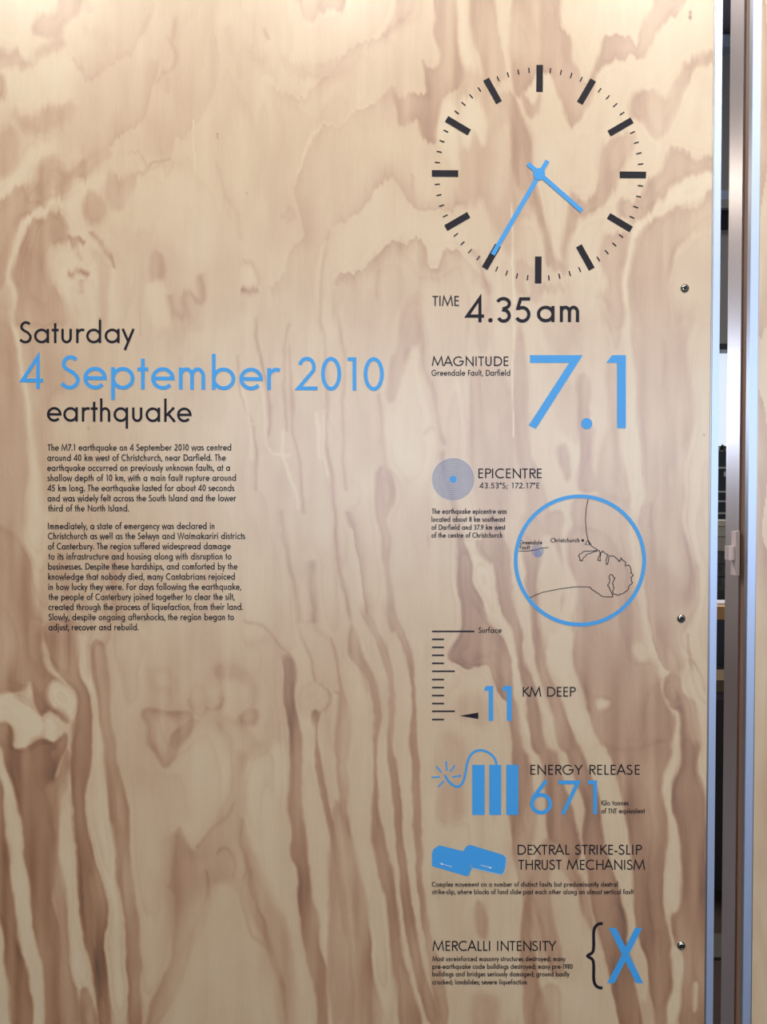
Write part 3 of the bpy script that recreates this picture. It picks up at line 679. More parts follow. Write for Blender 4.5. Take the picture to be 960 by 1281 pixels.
# ---------------------------------------------------------------- stroke lettering
X_ = .66; ASC = 1.08; DES = -.32
def arc(cx, cy, rx, ry, a0, a1, step=12):
    n = max(2, int(abs(a1-a0)/step)+1)
    return [(cx+rx*math.cos(R(a0+(a1-a0)*i/n)), cy+ry*math.sin(R(a0+(a1-a0)*i/n))) for i in range(n+1)]
def glyph(ch, w):
    """strokes (centre lines) of a geometric sans letter, cap height 1 -> (advance, [(points, closed)], [dots])"""
    h = w/2; S = []; D = []
    def l(*p): S.append((list(p), False))
    def c(cx, cy, rx, ry): S.append((arc(cx, cy, rx, ry, 0, 360)[:-1], True))
    def a(*q): S.append((arc(*q), False))
    r = .325-h; ry = .34-h; sl = .085; sr = .05
    lc = ch
    if lc in 'adgq':
        cx = sr+.325; c(cx, .33, r, ry); x = cx+.325-h
        if lc == 'a': l((x, 0), (x, X_))
        if lc == 'd': l((x, 0), (x, ASC))
        if lc == 'q': l((x, DES), (x, X_))
        if lc == 'g': S.append(([(x, X_), (x, -.05)] + arc(cx, -.05, x-cx, .27-h, 0, -150)[1:], False))
        return x+h+sl, S, D
    if lc in 'bp':
        cx = sl+.325; c(cx, .33, r, ry); x = sl+h
        l((x, 0 if lc == 'b' else DES), (x, ASC if lc == 'b' else X_)); return cx+.325+sr, S, D
    if lc == 'c': a(sr+.325, .33, r, ry, 48, 312); return .60, S, D
    if lc == 'o': c(sr+.325, .33, r, ry); return .75, S, D
    if lc == 'e':
        cx = sr+.325; S.append(([(cx-r, .33), (cx+r, .33)] + arc(cx, .33, r, ry, 0, 318)[1:], False)); return .72, S, D
    if lc == 'f':
        x = .17; S.append(([(x, 0), (x, .88)] + arc(x+.17, .88, .17, .22-h, 180, 62)[1:], False)); l((.02, X_-h), (.34, X_-h)); return .37, S, D
    if lc in 'hn':
        x = sl+h; l((x, 0), (x, ASC if lc == 'h' else X_)); rr = (.46-w)/2
        S.append((arc(x+rr, X_-.26, rr, .27-h, 180, 0) + [(x+2*rr, 0)], False)); return x+2*rr+h+sl, S, D
    if lc == 'm':
        x = sl+h; l((x, 0), (x, X_)); rr = (.42-w)/2
        for k in range(2):
            S.append((arc(x+rr, X_-.26, rr, .27-h, 180, 0) + [(x+2*rr, 0)], False)); x += 2*rr
        return x+h+sl, S, D
    if lc == 'i': l((sl+h, 0), (sl+h, X_)); D.append((sl+h, .90, w*.68)); return 2*sl+w, S, D
    if lc == 'j': l((sl+h, DES), (sl+h, X_)); D.append((sl+h, .90, w*.68)); return 2*sl+w, S, D
    if lc == 'l': l((sl+h, 0), (sl+h, ASC)); return 2*sl+w, S, D
    if lc == 'k':
        x = sl+h; l((x, 0), (x, ASC)); l((x+.02, .28), (x+.38, X_)); l((x+.12, .38), (x+.42, 0)); return x+.46, S, D
    if lc == 'r': x = sl+h; l((x, 0), (x, X_)); a(x+.20, X_-.27, .20, .28-h, 180, 62); return x+.32, S, D
    if lc == 's':
        S.append((arc(.23, .50, .145, .175-h, 40, 200, 20) + [(.19, .375), (.28, .315)] + arc(.21, .19, .165, .20-h, 25, -150, 20), False)); return .46, S, D
    if lc == 't': l((.17, 0), (.17, .92)); l((.02, X_-h), (.32, X_-h)); return .34, S, D
    if lc == 'u':
        x = sl+h; rr = (.46-w)/2; S.append(([(x, X_)] + arc(x+rr, .25, rr, .26-h, 180, 360) + [(x+2*rr, X_)], False)); return x+2*rr+h+sl, S, D
    if lc == 'v': l((.04, X_), (.27, 0), (.50, X_)); return .54, S, D
    if lc == 'w': l((.04, X_), (.235, 0), (.43, X_-.02), (.625, 0), (.82, X_)); return .86, S, D
    if lc == 'x': l((.04, 0), (.44, X_)); l((.04, X_), (.44, 0)); return .48, S, D
    if lc == 'y': l((.04, X_), (.28, .05)); l((.50, X_), (.13, DES)); return .54, S, D
    if lc == 'z': l((.06, X_-h), (.42, X_-h), (.06, h), (.44, h)); return .50, S, D
    # capitals
    if ch == 'A': l((.03, 0), (.39, 1), (.75, 0)); l((.15, .33), (.63, .33)); return .78, S, D
    if ch in 'BPR':
        x = .10+h; l((x, 0), (x, 1)); 
        if ch == 'B': k = .27-h/2; c1 = 1-h-k+.02; S.append(([(x, 1-h)] + arc(x+.20, .755, .17, .245-h, 90, -90) + [(x, .51)], False)); S.append(([(x, .51)] + arc(x+.24, .255, .20, .255-h*.6, 90, -90) + [(x, h)], False)); return .60, S, D
        S.append(([(x, 1-h)] + arc(x+.22, .73, .20, .27-h, 90, -90) + [(x, .46+h)], False))
        if ch == 'R': l((x+.17, .47), (x+.45, 0)); return .62, S, D
        return .58, S, D
    if ch == 'C': a(.52, .5, .48-h, .515-h, 52, 308); return .86, S, D
    if ch == 'G': S.append((arc(.52, .5, .48-h, .515-h, 48, 350) + [(.99-h, .50), (.58, .50)], False)); return 1.04, S, D
    if ch == 'O': c(.52, .5, .48-h, .515-h); return 1.04, S, D
    if ch == 'D': x = .10+h; S.append(([(x, h), (x, 1-h)] + arc(x+.24, .5, .44-h, .5-h, 90, -90) + [(x, h)], False)); l((x, 0), (x, 1)); return .85, S, D
    if ch == 'E': x = .10+h; l((.52, 1-h), (x, 1-h), (x, h), (.52, h)); l((x, .53), (.50, .53)); return .57, S, D
    if ch == 'F': x = .10+h; l((.50, 1-h), (x, 1-h), (x, 0)); l((x, .52), (.47, .52)); return .53, S, D
    if ch == 'H': l((.10+h, 0), (.10+h, 1)); l((.70, 0), (.70, 1)); l((.1, .53), (.70, .53)); return .80, S, D
    if ch == 'I': l((.10+h, 0), (.10+h, 1)); return .20+w, S, D
    if ch == 'K': x = .10+h; l((x, 0), (x, 1)); l((x+.02, .47), (x+.48, 1)); l((x+.10, .56), (x+.54, 0)); return .68, S, D
    if ch == 'L': l((.10+h, 1), (.10+h, h), (.47, h)); return .50, S, D
    if ch == 'M': l((.06, 0), (.20, .96), (.53, .10), (.86, .96), (1.0, 0)); return 1.06, S, D
    if ch == 'N': l((.10+h, 0), (.10+h, .94), (.76, .06), (.76, 1)); return .86, S, D
    if ch == 'S':
        S.append((arc(.29, .755, .19, .26-h, 35, 205, 16) + [(.18, .60), (.36, .49)] + arc(.26, .265, .225, .28-h, 35, -155, 16), False)); return .58, S, D
    if ch == 'T': l((.02, 1-h), (.54, 1-h)); l((.28, 0), (.28, 1-h)); return .56, S, D
    if ch == 'U': x = .09+h; rr = (.56-w)/2; S.append(([(x, 1)] + arc(x+rr, .30, rr, .315-h, 180, 360) + [(x+2*rr, 1)], False)); return .74, S, D
    if ch == 'V': l((.03, 1), (.36, 0), (.69, 1)); return .72, S, D
    if ch == 'W': l((.03, 1), (.30, .03), (.55, .97), (.80, .03), (1.07, 1)); return 1.10, S, D
    if ch == 'X': l((.04, 0), (.66, 1)); l((.04, 1), (.66, 0)); return .70, S, D
    if ch == 'Y': l((.03, 1), (.34, .46), (.65, 1)); l((.34, 0), (.34, .48)); return .68, S, D
    # figures
    if ch == '0': c(.33, .5, .28-h, .51-h); return .66, S, D
    if ch == '1': l((.36-h, 0), (.36-h, 1)); l((.12, 1-h), (.36-h, 1-h)); return .50, S, D
    if ch == '2':
        S.append((arc(.31, .70, .25-h, .31-h, 165, -28) + [(.08, h), (.60, h)], False)); return .64, S, D
    if ch == '3':
        S.append((arc(.28, .75, .20, .26-h, 160, -80) + [(.26, .525)], False)); S.append(([(.26, .525)] + arc(.29, .27, .25-h, .285-h, 92, -155)[0:], False)); return .62, S, D
    if ch == '4': l((.48, 0), (.48, .97), (.06, .25), (.62, .25)); return .68, S, D
    if ch == '5':
        S.append(([(.54, 1-h), (.22, 1-h), (.13, .56)] + arc(.28, .32, .28-h, .335-h, 118, -150), False)); return .64, S, D
    if ch == '6': c(.33, .31, .28-h, .32-h); l((.46, 1), (.33-.22+h*.2, .46)); return .64, S, D
    if ch == '7': l((.06, 1-h), (.54, 1-h), (.16, 0)); return .60, S, D
    if ch == '8': c(.32, .75, .20, .26-h); c(.32, .27, .26-h, .285-h); return .64, S, D
    if ch == '9': c(.31, .69, .28-h, .32-h); l((.18, 0), (.52, .54)); return .64, S, D
    if ch == '.': D.append((.14, w*.66, w*.68)); return .28, S, D
    if ch == ',': l((.16, w*1.1), (.08, -.16)); return .26, S, D
    if ch == ';': l((.16, w*1.1), (.08, -.16)); D.append((.15, .5, w*.65)); return .28, S, D
    if ch == '-': l((.06, .32), (.34, .32)); return .40, S, D
    if ch == '\u00b0': c(.16, .86, .10, .10); return .34, S, D
    return .40, S, D
LIFT = [0]
def ribbon(pts, closed, w, V, Fc):
    P = np.array(pts, float)
    if closed: dn = np.roll(P, -1, 0) - P; dp = P - np.roll(P, 1, 0)
    else:
        d = P[1:] - P[:-1]; dn = np.vstack([d, d[-1:]]); dp = np.vstack([d[:1], d])
    dn = dn/(np.linalg.norm(dn, axis=1, keepdims=True)+1e-9); dp = dp/(np.linalg.norm(dp, axis=1, keepdims=True)+1e-9)
    nn = np.stack([-dn[:, 1], dn[:, 0]], 1); npv = np.stack([-dp[:, 1], dp[:, 0]], 1)
    m = nn + npv; m = m/(np.linalg.norm(m, axis=1, keepdims=True)+1e-9)
    k = 1/np.maximum((m*nn).sum(1), .34)
    off = m*(k*w/2)[:, None]
    b = len(V); n = len(P)
    z = LIFT[0]; LIFT[0] = (LIFT[0]+1) % 7
    for i in range(n): q = 2e-5*z + 4e-6*i*min(1, 20/n); V.append((*(P[i]+off[i]), q)); V.append((*(P[i]-off[i]), q))
    for i in range(n if closed else n-1):
        j = (i+1) % n; Fc.append((b+2*i, b+2*i+1, b+2*j+1, b+2*j))
def disc(cx, cy, r, V, Fc, n=14):
    b = len(V); z = LIFT[0]; LIFT[0] = (LIFT[0]+1) % 7
    for i in range(n): V.append((cx+r*math.cos(2*math.pi*i/n), cy+r*math.sin(2*math.pi*i/n), 2e-5*z))
    Fc.append(tuple(range(b, b+n)))
def print_mesh(name, V, Fc, m, parent, lift=.0004):
    """flat print on the panel front; V in photograph pixels measured on the panel plane"""
    V = np.array(V); q = at_arr(V[:, :2])
    me = bpy.data.meshes.new(name); me.from_pydata([(x, -lift-dz, z) for (x, z), dz in zip(q, V[:, 2])], [], Fc); me.update()
    me.materials.append(m)
    # turn every face towards the viewer
    import bmesh
    bm = bmesh.new(); bm.from_mesh(me)
    for f in bm.faces:
        f.normal_update()
        if f.normal.y > 0: f.normal_flip()
    bm.to_mesh(me); bm.free()
    o = bpy.data.objects.new(name, me); COL.objects.link(o); o.parent = parent
    return o
def text(s, x0, x1, base, cap, wt, m, parent, label=None, slope=0.0, name='text_line', track=None):
    wt *= 1.0
    w = wt/cap; items = []; x = 0.0
    gl = []
    for ch in s:
        adv, S, D = glyph(ch, w); gl.append((x, S, D)); x += adv
    # ink extents
    xs = [gx + p[0] for gx, S, D in gl for st, _ in S for p in st]
    for gx, S, D in gl: xs += [gx+d[0] for d in D]
    inkl, inkr = min(xs), max(xs)
    width = (x1-x0)/cap - w*.8
    n = max(1, len(s)-1)
    k = min(1.2, max(.80, width/(inkr-inkl)))
    tr = (width - (inkr-inkl)*k)/n
    V = []; Fc = []
    for i, (gx, S, D) in enumerate(gl):
        ox = x0 + w*.4*cap + ((gx-inkl)*k + tr*i)*cap
        def pt(p): X = ox + p[0]*k*cap; return (X, base + slope*(X-x0) - p[1]*cap)
        for st, cl in S: ribbon([pt(p) for p in st], cl, wt, V, Fc)
        for d in D: q = pt((d[0], d[1])); disc(q[0], q[1], d[2]*cap, V, Fc)
    o = print_mesh(name, V, Fc, m, parent)
    if label: o['label'] = label
    return o
def poly_print(name, polys, m, parent, lift=.0004):
    V = []; Fc = []
    for p in polys:
        b = len(V); z = 2e-5*(len(Fc) % 5); V += [(q[0], q[1], z) for q in p]; Fc.append(tuple(range(b, b+len(p))))
    return print_mesh(name, V, Fc, m, parent, lift)
def line_print(name, strokes, m, parent, lift=.0004):
    V = []; Fc = []
    for st, cl, w in strokes: ribbon(st, cl, w, V, Fc)
    return print_mesh(name, V, Fc, m, parent, lift)
def fr(ox, oy, k, txt): return [(ox+float(a)/k, oy+float(b)/k) for a, b in (t.split(',') for t in txt.split())]

# ---------------------------------------------------------------- left plywood panel
Z_TOP, Z_BOT = 2.62, 0.03
XE = (at(893.2, 0)[0] + at(884.6, 1281)[0])/2           # right edge of the veneer
XS = (at(902.2, 0)[0] + at(893.4, 1281)[0])/2           # outer edge of the aluminium strip
XL = -0.78
def axis(lo, hi, fine_lo, fine_hi, step, coarse):
    a = list(np.arange(lo, fine_lo, coarse)) + list(np.arange(fine_lo, fine_hi, step)) + list(np.arange(fine_hi, hi, coarse)) + [hi]
    return np.array(a)
def veneer(name, xs, zs, parent, tracer, seed, shift=0, thick=.012):
    XX, ZZ = np.meshgrid(xs, zs)
    gx, gy = proj(XX, ZZ)
    g = Grain(gx, gy, seed)
    # rings where the photograph does not look
    d = np.maximum.reduce([-gx, -gy, gy-1281, gx-900 if tracer else gx*0+1e3, gx*0])
    ring = (gx/62 + 1.5*g.noise(120, 420) + .35*g.noise(30, 110)) % 1.0
    ringT = .12 + .38*np.clip(ring*1.4-.3, 0, 1)*(ring < .93)
    k = np.clip(d/60, 0, 1)
    if tracer:
        tracer(g)
    g.T = g.T*(1-k) + ringT*k
    T = finish(g)
    if tracer: SPECKS(g, T)
    ny, nx = XX.shape
    co = np.zeros((ny*nx + 4, 3), np.float32)
    co[:ny*nx, 0] = XX.ravel(); co[:ny*nx, 2] = ZZ.ravel()
    co[ny*nx:] = [(xs[0], thick, zs[0]), (xs[-1], thick, zs[0]), (xs[-1], thick, zs[-1]), (xs[0], thick, zs[-1])]
    idx = np.arange(ny*nx).reshape(ny, nx)
    q = np.stack([idx[:-1, :-1], idx[1:, :-1], idx[1:, 1:], idx[:-1, 1:]], -1).reshape(-1, 4)
    B = ny*nx
    extra = [list(idx[0, ::-1])[::1] and [B+0] + list(idx[0, :]) + [B+1], [B+1] + list(idx[:, -1]) + [B+2], [B+2] + list(idx[-1, ::-1]) + [B+3], [B+3] + list(idx[::-1, 0]) + [B+0], [B+0, B+1, B+2, B+3]]
    loops = np.concatenate([q.ravel()] + [np.array(e) for e in extra]).astype(np.int32)
    sizes = [4]*len(q) + [len(e) for e in extra]
    starts = np.concatenate([[0], np.cumsum(sizes)[:-1]]).astype(np.int32)
    me = bpy.data.meshes.new(name)
    me.vertices.add(len(co)); me.vertices.foreach_set('co', co.ravel())
    me.loops.add(len(loops)); me.loops.foreach_set('vertex_index', loops)
    me.polygons.add(len(sizes)); me.polygons.foreach_set('loop_start', starts); me.polygons.foreach_set('loop_total', np.array(sizes, np.int32))
    me.update(calc_edges=True)
    at_ = me.attributes.new('latewood', 'FLOAT', 'POINT')
    at_.data.foreach_set('value', np.concatenate([T.ravel(), np.full(4, .4)]).astype(np.float32))
    me.materials.append(M_PLY)
    o = bpy.data.objects.new(name, me); COL.objects.link(o); o.parent = parent
    return o
def SPECKS(g, T):
    for x, y, r, v in ((864.2, 15.5, 1.5, 1.1), (863.8, 21.5, 1.9, 1.2), (953, 421, 1.3, .7), (272, 168, 1, .75), (272, 172, 1, .7), (881, 544, 1.1, .6), (125, 399, 1.1, .8), (309, 242, .9, .6), (111, 536, 1.3, .5)):
        m = np.exp(-(((g.GX-x)/r)**2 + ((g.GY-y)/(r*1.6))**2))
        T[:] = T*(1-m) + v*m

panel = empty('display_panel', 'large plywood display panel printed with earthquake facts and a clock, left of the gap', 'panel', (0, 0, 0), )
fx0, fz0 = at(-6, -6); fx1, fz1 = at(900, 1290)
xs = axis(XL, XE, at(-6, 1281)[0]-.01, XE-.0001, .0016, .005)
zs = axis(Z_BOT, Z_TOP, fz1, fz0, .0016, .005)[::-1]
veneer('plywood_sheet', xs, zs, panel, trace_main, 3)
b = MB(); b.box(XE+.0002, XS, -.0016, .0006, Z_BOT, Z_TOP, ); b.box(XS-.0016, XS, .0006, .040, Z_BOT, Z_TOP)
tag(b.build('edge_strip', M_ALU, panel), 'bluish satin aluminium edge strip')
MB().box(XE-.0014, XE+.0002, -.0008, -.00005, Z_BOT, Z_TOP).build('painted_strip_shadow', M_ALUGREY, panel)  # grey bar painting the shadow line beside the strip
MB().box(XL+.01, XS-.004, .0125, .038, Z_BOT+.01, Z_TOP-.01).build('back_board', M_BACK, panel)

# screws: button heads with a hexagon recess
sc0 = None
for n_, (px, py, rot) in enumerate(((857.0, 360.6, 10), (852.6, 773.8, 40), (852.5, 1182.8, -15))):
    x, z = at(px, py)
    if sc0 is None:
        hb = MB(); r = .0054; prof = [(r, .001), (r, -.0004)] + [(r*math.cos(R(t)), -.0004-.0026*math.sin(R(t))) for t in (15, 30, 45, 58)] + [(.0027, -.0026)] + [(.0024, -.0012)]
        hb.lathe(prof, 28); sc0 = hb.build('screw', M_STEEL, panel, True); sc0.location = (x, 0, z)
        sb = MB(); sb.lathe([(.0023, -.0012), (.0023, -.00255), (.0010, -.00256)], 6)
        rc = sb.build('hexagon_recess', M_SOCKET, sc0)
        src = (sc0, rc)
    else:
        s_ = src[0].copy(); COL.objects.link(s_); s_.location = (x, 0, z); s_.rotation_euler = (0, R(rot), 0)
        c_ = src[1].copy(); COL.objects.link(c_); c_.parent = s_

# ---- headings
text('Saturday', 24.5, 168.5, 429.2, 27.0, 3.1, M_BLACK, panel, 'black lettering Saturday')
text('4 September 2010', 26.5, 480, 486.2, 41.5, 4.7, M_BLUE, panel, 'large blue lettering 4 September 2010', slope=.0055)
text('earthquake', 59.2, 239.6, 527.2, 27.0, 3.1, M_BLACK, panel, 'black lettering earthquake', slope=.004)
body = [("The M7.1 earthquake on 4 September 2010 was centred", 59.4, 289.4, 563.8), ("around 40 km west of Christchurch, near Darfield. The", 59.4, 282.8, 576.6),
 ("earthquake occurred on previously unknown faults, at a", 59.4, 287.8, 589.2), ("shallow depth of 10 km, with a main fault rupture around", 59.5, 295.3, 601.8),
 ("45 km long. The earthquake lasted for about 40 seconds", 59.7, 293.4, 614.5), ("and was widely felt across the South Island and the lower", 59.8, 296, 627.2),
 ("third of the North Island.", 60, 161.3, 639.8), ("Immediately, a state of emergency was declared in", 60.2, 268.4, 662),
 ("Christchurch as well as the Selwyn and Waimakariri districts", 60.2, 306.9, 674.5), ("of Canterbury. The region suffered widespread damage", 60.3, 288.8, 687.3),
 ("to its infrastructure and housing along with disruption to", 60.4, 289.7, 700), ("businesses. Despite these hardships, and comforted by the", 60.5, 297.2, 712.6),
 ("knowledge that nobody died, many Cantabrians rejoiced", 60.6, 294, 725.3), ("in how lucky they were. For days following the earthquake,", 60.7, 301.9, 738),
 ("the people of Canterbury joined together to clear the silt,", 60.7, 293.8, 750.6), ("created through the process of liquefaction, from their land.", 60.8, 304, 763.2),
 ("Slowly, despite ongoing aftershocks, the region began to", 60.9, 292.8, 775.8), ("adjust, recover and rebuild.", 61, 173.4, 788.5)]
for s, a, b_, y in body: text(s, a, b_, y, 8.1, 1.12, M_BLACK, panel, slope=-.001)

# ---- clock
CX, CY, RH, RV, ROT = 674.5, 218.0, 134.0, 136.6, .42
def clk(a, rad):                                        # a in degrees clockwise from twelve
    t = R(a + ROT); return (CX + RH/134*rad*math.sin(t), CY - RV/134*rad*math.cos(t))
V = []; Fc = []; disc(CX+.2, CY, 7.6, V, Fc, 20)
hub = print_mesh('clock_hub', V, Fc, M_BLUE, panel, .0010)
def bar(name, a, r0, r1, w, m, lift): return line_print(name, [([clk(a, r0), clk(a, r1)], False, w)], m, hub, lift)
for i in range(12): bar('hour_mark', 30*i, 101, 134, 8.2, M_BLACK, .0004)
for i in range(60):
    if i % 5: bar('minute_mark', 6*i, 124.6, 131, 1.5, M_BLACK, .0004)
tag(line_print('minute_hand', [([(685.2, 201.2), (616.6, 318.6)], False, 5.6)], M_BLUE, hub, .0007), 'long pale blue minute hand')
tag(line_print('hour_hand', [([(660.6, 205.0), (728.2, 264.2)], False, 5.6)], M_BLUE, hub, .0008), 'short pale blue hour hand')
text('TIME', 540.6, 575, 382.8, 12.6, 1.5, M_BLACK, panel)
text('4.35', 583.2, 665.2, 403.3, 31.4, 4.1, M_BLACK, panel)
text('am', 672.4, 724.4, 402.9, 30.5, 4.0, M_BLACK, panel)

# ---- magnitude
text('MAGNITUDE', 540.6, 636.8, 457.8, 11.8, 1.45, M_BLACK, panel)
text('Greendale Fault, Darfield', 540.3, 638.4, 470, 7.3, .95, M_BLACK, panel)
o = poly_print('magnitude_figure', [fr(520, 420, 3, "430,73 628,73 452,350 425,336 577,102 430,102"), fr(520, 420, 3, "738,73 790,73 790,347 757,347 757,102 716,102"),
    [(520+(643+21*math.cos(R(a)))/3, 420+(330+21*math.sin(R(a)))/3) for a in range(0, 360, 15)]], M_BLUE, panel)
tag(o, 'large blue figure 7.1')

# ---- epicentre
ECX, ECY = 567.1, 599.4
V = []; Fc = []; disc(ECX, ECY, 26.2, V, Fc, 40)
tgt = print_mesh('epicentre_target', V, Fc, M_TINT, panel, .0003); tag(tgt, 'translucent grey-blue disc')
for i in range(9):
    r = 5.6 + 2.58*i
    line_print('ring', [(arc(ECX, ECY, r, r, 0, 360, 9)[:-1], True, .95)], M_RINGT, tgt, .0005)
V = []; Fc = []; disc(ECX+.2, ECY, 4.2, V, Fc, 18); tag(print_mesh('centre_dot', V, Fc, M_BLUE, tgt, .0006), 'bright blue centre dot')
text('EPICENTRE', 598.9, 678.6, 598.3, 12.2, 1.5, M_BLACK, panel)
text('43.53\u00b0S; 172.17\u00b0E', 600.2, 675.2, 610.8, 7.0, .95, M_BLACK, panel)
for s, b_, y in (("The earthquake epicentre was", 634.3, 642.7), ("located about 8 km southeast", 632.6, 652.7), ("of Darfield and 37.9 km west", 632.8, 662.7), ("of the centre of Christchurch", 628.4, 672.6)):
    text(s, 540.2, b_, y, 6.4, .95, M_BLACK, panel)

# ---- map
V = []; Fc = []; ribbon(arc(725.8, 701, 80.4, 80.2, 0, 360, 4)[:-1], True, 4.6, V, Fc)
mp = tag(print_mesh('map_ring', V, Fc, M_BLUE, panel, .0006), 'blue map ring')
rng = random.Random(5)
def jag(pts, amp, n=2):
    out = []
    for (x0, y0), (x1, y1) in zip(pts[:-1], pts[1:]):
        for j in range(n): t = j/n; out.append((x0+(x1-x0)*t + rng.uniform(-amp, amp), y0+(y1-y0)*t + rng.uniform(-amp, amp)))
    out.append(pts[-1]); return out
north = fr(520, 600, 3, "649,70 641,108 638,150 642,200 650,235 662,250 683,262")
arm = fr(520, 600, 3, "683,262 660,267 630,271 613,285 617,301 624,304 632,290 642,283 660,275 690,265 691,282 686,302 692,303 697,272 704,268 722,282 715,316 721,317 728,284 750,290 768,306 770,294 790,312 786,326 801,318 811,340 808,348 819,357 809,366 813,385 801,400 796,415 780,425 765,433 745,431 741,420 746,402 741,388 749,370 735,355 724,365 731,380 722,395 728,410 741,437 735,441 705,438 680,425 660,410 650,402")
south = fr(520, 600, 3, "650,402 600,402 540,410 480,422 450,433 425,446")
line_print('coastline', [(north, False, .8), (jag(arm, .75, 3), False, .85), (south, False, .8)], M_BLACK, mp, .0004)
line_print('fault_line', [(fr(520, 600, 3, "378,267 420,268 455,263 468,258 500,254"), False, .7)], M_BLACK, mp, .0004)
V = []; Fc = []; disc(673.6, 692.6, 4.6, V, Fc, 16); disc(673, 689.5, 8, V, Fc, 18); tag(print_mesh('epicentre_spot', V, Fc, M_SPOT, mp, .0003), 'faint blue spot on the map')
V = []; Fc = []; disc(729.3, 676.1, 1.7, V, Fc, 12); ribbon(fr(520, 600, 3, "636,243 648,226 659,243"), True, .7, V, Fc); print_mesh('city_marker', V, Fc, M_BLACK, mp, .0004)
text('Christchurch', 689.2, 725, 678.4, 5.3, .8, M_BLACK, panel)
text('Greendale', 650.6, 678.6, 681, 5.2, .75, M_BLACK, panel)
text('Fault', 650.6, 663.4, 687.2, 5.2, .75, M_BLACK, panel)

# ---- depth
line_print('surface_line', [([(540.7, 789.8), (593.8, 789.8)], False, 1.9)], M_BLACK, panel)
for i, yy in enumerate((89, 119, 149, 179, 209, 240, 270, 300, 330, 359, 390)):
    y = 770+yy/3
    line_print('depth_tick', [([(540.7, y), (569.3 if i in (4, 9) else 555.7, y)], False, 1.9)], M_BLACK, panel)
text('Surface', 598.9, 627.8, 791.6, 6.8, .95, M_BLACK, panel)
poly_print('depth_pointer', [fr(520, 770, 3, "166,376 236,364 236,388")], M_BLACK, panel)
tag(poly_print('depth_figure', [fr(520, 770, 3, "264,264 292,264 292,395 275,395 275,282 256,282"), fr(520, 770, 3, "332,264 361,264 361,395 343,395 343,282 324,282")], M_BLUE, panel), 'blue figure 11')
text('KM DEEP', 654.4, 720.6, 871.4, 12.2, 1.5, M_BLACK, panel)

# ---- energy release
for x0, x1 in ((213, 260), (277, 322), (341, 386)):
    tag(poly_print('dynamite_stick', [fr(520, 770, 3, f"{x0},560 {x1},560 {x1},748 {x0},748")], M_BLUE, panel), 'solid blue dynamite stick')
g_ = Grain.__new__(Grain); g_.fx = (520, 770, 3)
fuse = [tuple(p) for p in g_.pts("305,562 297,535 272,513 240,505 212,518 196,548 188,590 179,624 163,641 142,637 122,617 110,598", False, 4)]
tag(line_print('fuse', [(fuse, False, 2.9)], M_BLUE, panel), 'curling blue fuse')
for t in ("115,546 118,582", "78,566 98,588", "61,607 92,605", "84,643 108,620", "130,585 148,562", "137,606 172,600"):
    line_print('spark_ray', [(fr(520, 770, 3, t), False, 1.9)], M_BLUE, panel)
text('ENERGY RELEASE', 664, 801.2, 969, 12.4, 1.5, M_BLACK, panel)
text('671', 664, 746.8, 1018.4, 42.2, 4.8, M_BLUE, panel, 'blue figure 671')
text('Kilo tonnes', 752.6, 786.8, 1007.4, 6.2, .85, M_BLACK, panel)
text('of TNT equivalent', 752.6, 807.4, 1017.4, 6.2, .85, M_BLACK, panel)

# ---- mechanism
blk = tag(poly_print('sliding_block', [fr(520, 1030, 3, "62,112 68,96 90,82 186,106 212,168 200,197 185,196 62,160")], M_BLUE, panel), 'left blue block with a white arrow')
line_print('arrow', [(fr(520, 1030, 3, "96,151 137,162"), False, .8)], M_WHITE, blk, .0007); poly_print('arrow_head', [fr(520, 1030, 3, "90,149 103,147 101,157")], M_WHITE, blk, .0007)
blk2 = tag(poly_print('sliding_block', [fr(520, 1030, 3, "178,106 190,86 206,80 330,118 342,132 341,155 326,192 216,168")], M_BLUE, panel, .0006), 'right blue block with a white arrow')
line_print('arrow', [(fr(520, 1030, 3, "245,156 282,165"), False, .8)], M_WHITE, blk2, .0008); poly_print('arrow_head', [fr(520, 1030, 3, "289,167 276,169 279,160")], M_WHITE, blk2, .0008)
line_print('pale_outline', [(fr(520, 1030, 3, "216,168 322,192 336,180 341,132"), False, .6)], M_WHITE, blk2, .0008)
text('DEXTRAL STRIKE-SLIP', 648, 803.4, 1069, 12.4, 1.5, M_BLACK, panel)
text('THRUST MECHANISM', 648, 807.2, 1087.8, 12.4, 1.5, M_BLACK, panel)
text('Complex movement on a number of distinct faults but predominantly dextral', 540.7, 772.8, 1109, 6.0, .85, M_BLACK, panel)
text('strike-slip, where blocks of land slide past each other along an almost vertical fault', 540.7, 793.2, 1118.4, 6.0, .85, M_BLACK, panel)

# ---- intensity
text('MERCALLI INTENSITY', 541.3, 696.2, 1189.3, 12.4, 1.5, M_BLACK, panel)
for s, b_, y in (("Most unreinforced masonry structures destroyed; many", 707.7, 1202.2), ("pre-earthquake code buildings destroyed; many pre-1980", 716.7, 1211.8), ("buildings and bridges seriously damaged; ground badly", 712.7, 1221.2), ("cracked; landslides; severe liquefaction", 659.2, 1231.2)):
    text(s, 541.2, b_, y, 6.0, .88, M_BLACK, panel)
g_.fx = (520, 1030, 3)
br = [tuple(p) for p in g_.pts("703,376 688,377 675,388 669,410 669,462 664,484 646,497 664,510 669,532 669,580 674,603 687,615 702,617", False, 4)]
line_print('brace', [(br, False, 3.7)], M_BLACK, panel)
tag(poly_print('intensity_figure', [fr(520, 1030, 3, "726,392 753,392 855,599 828,599"), fr(520, 1030, 3, "824,392 851,392 747,599 720,599")], M_BLUE, panel), 'blue roman numeral X')

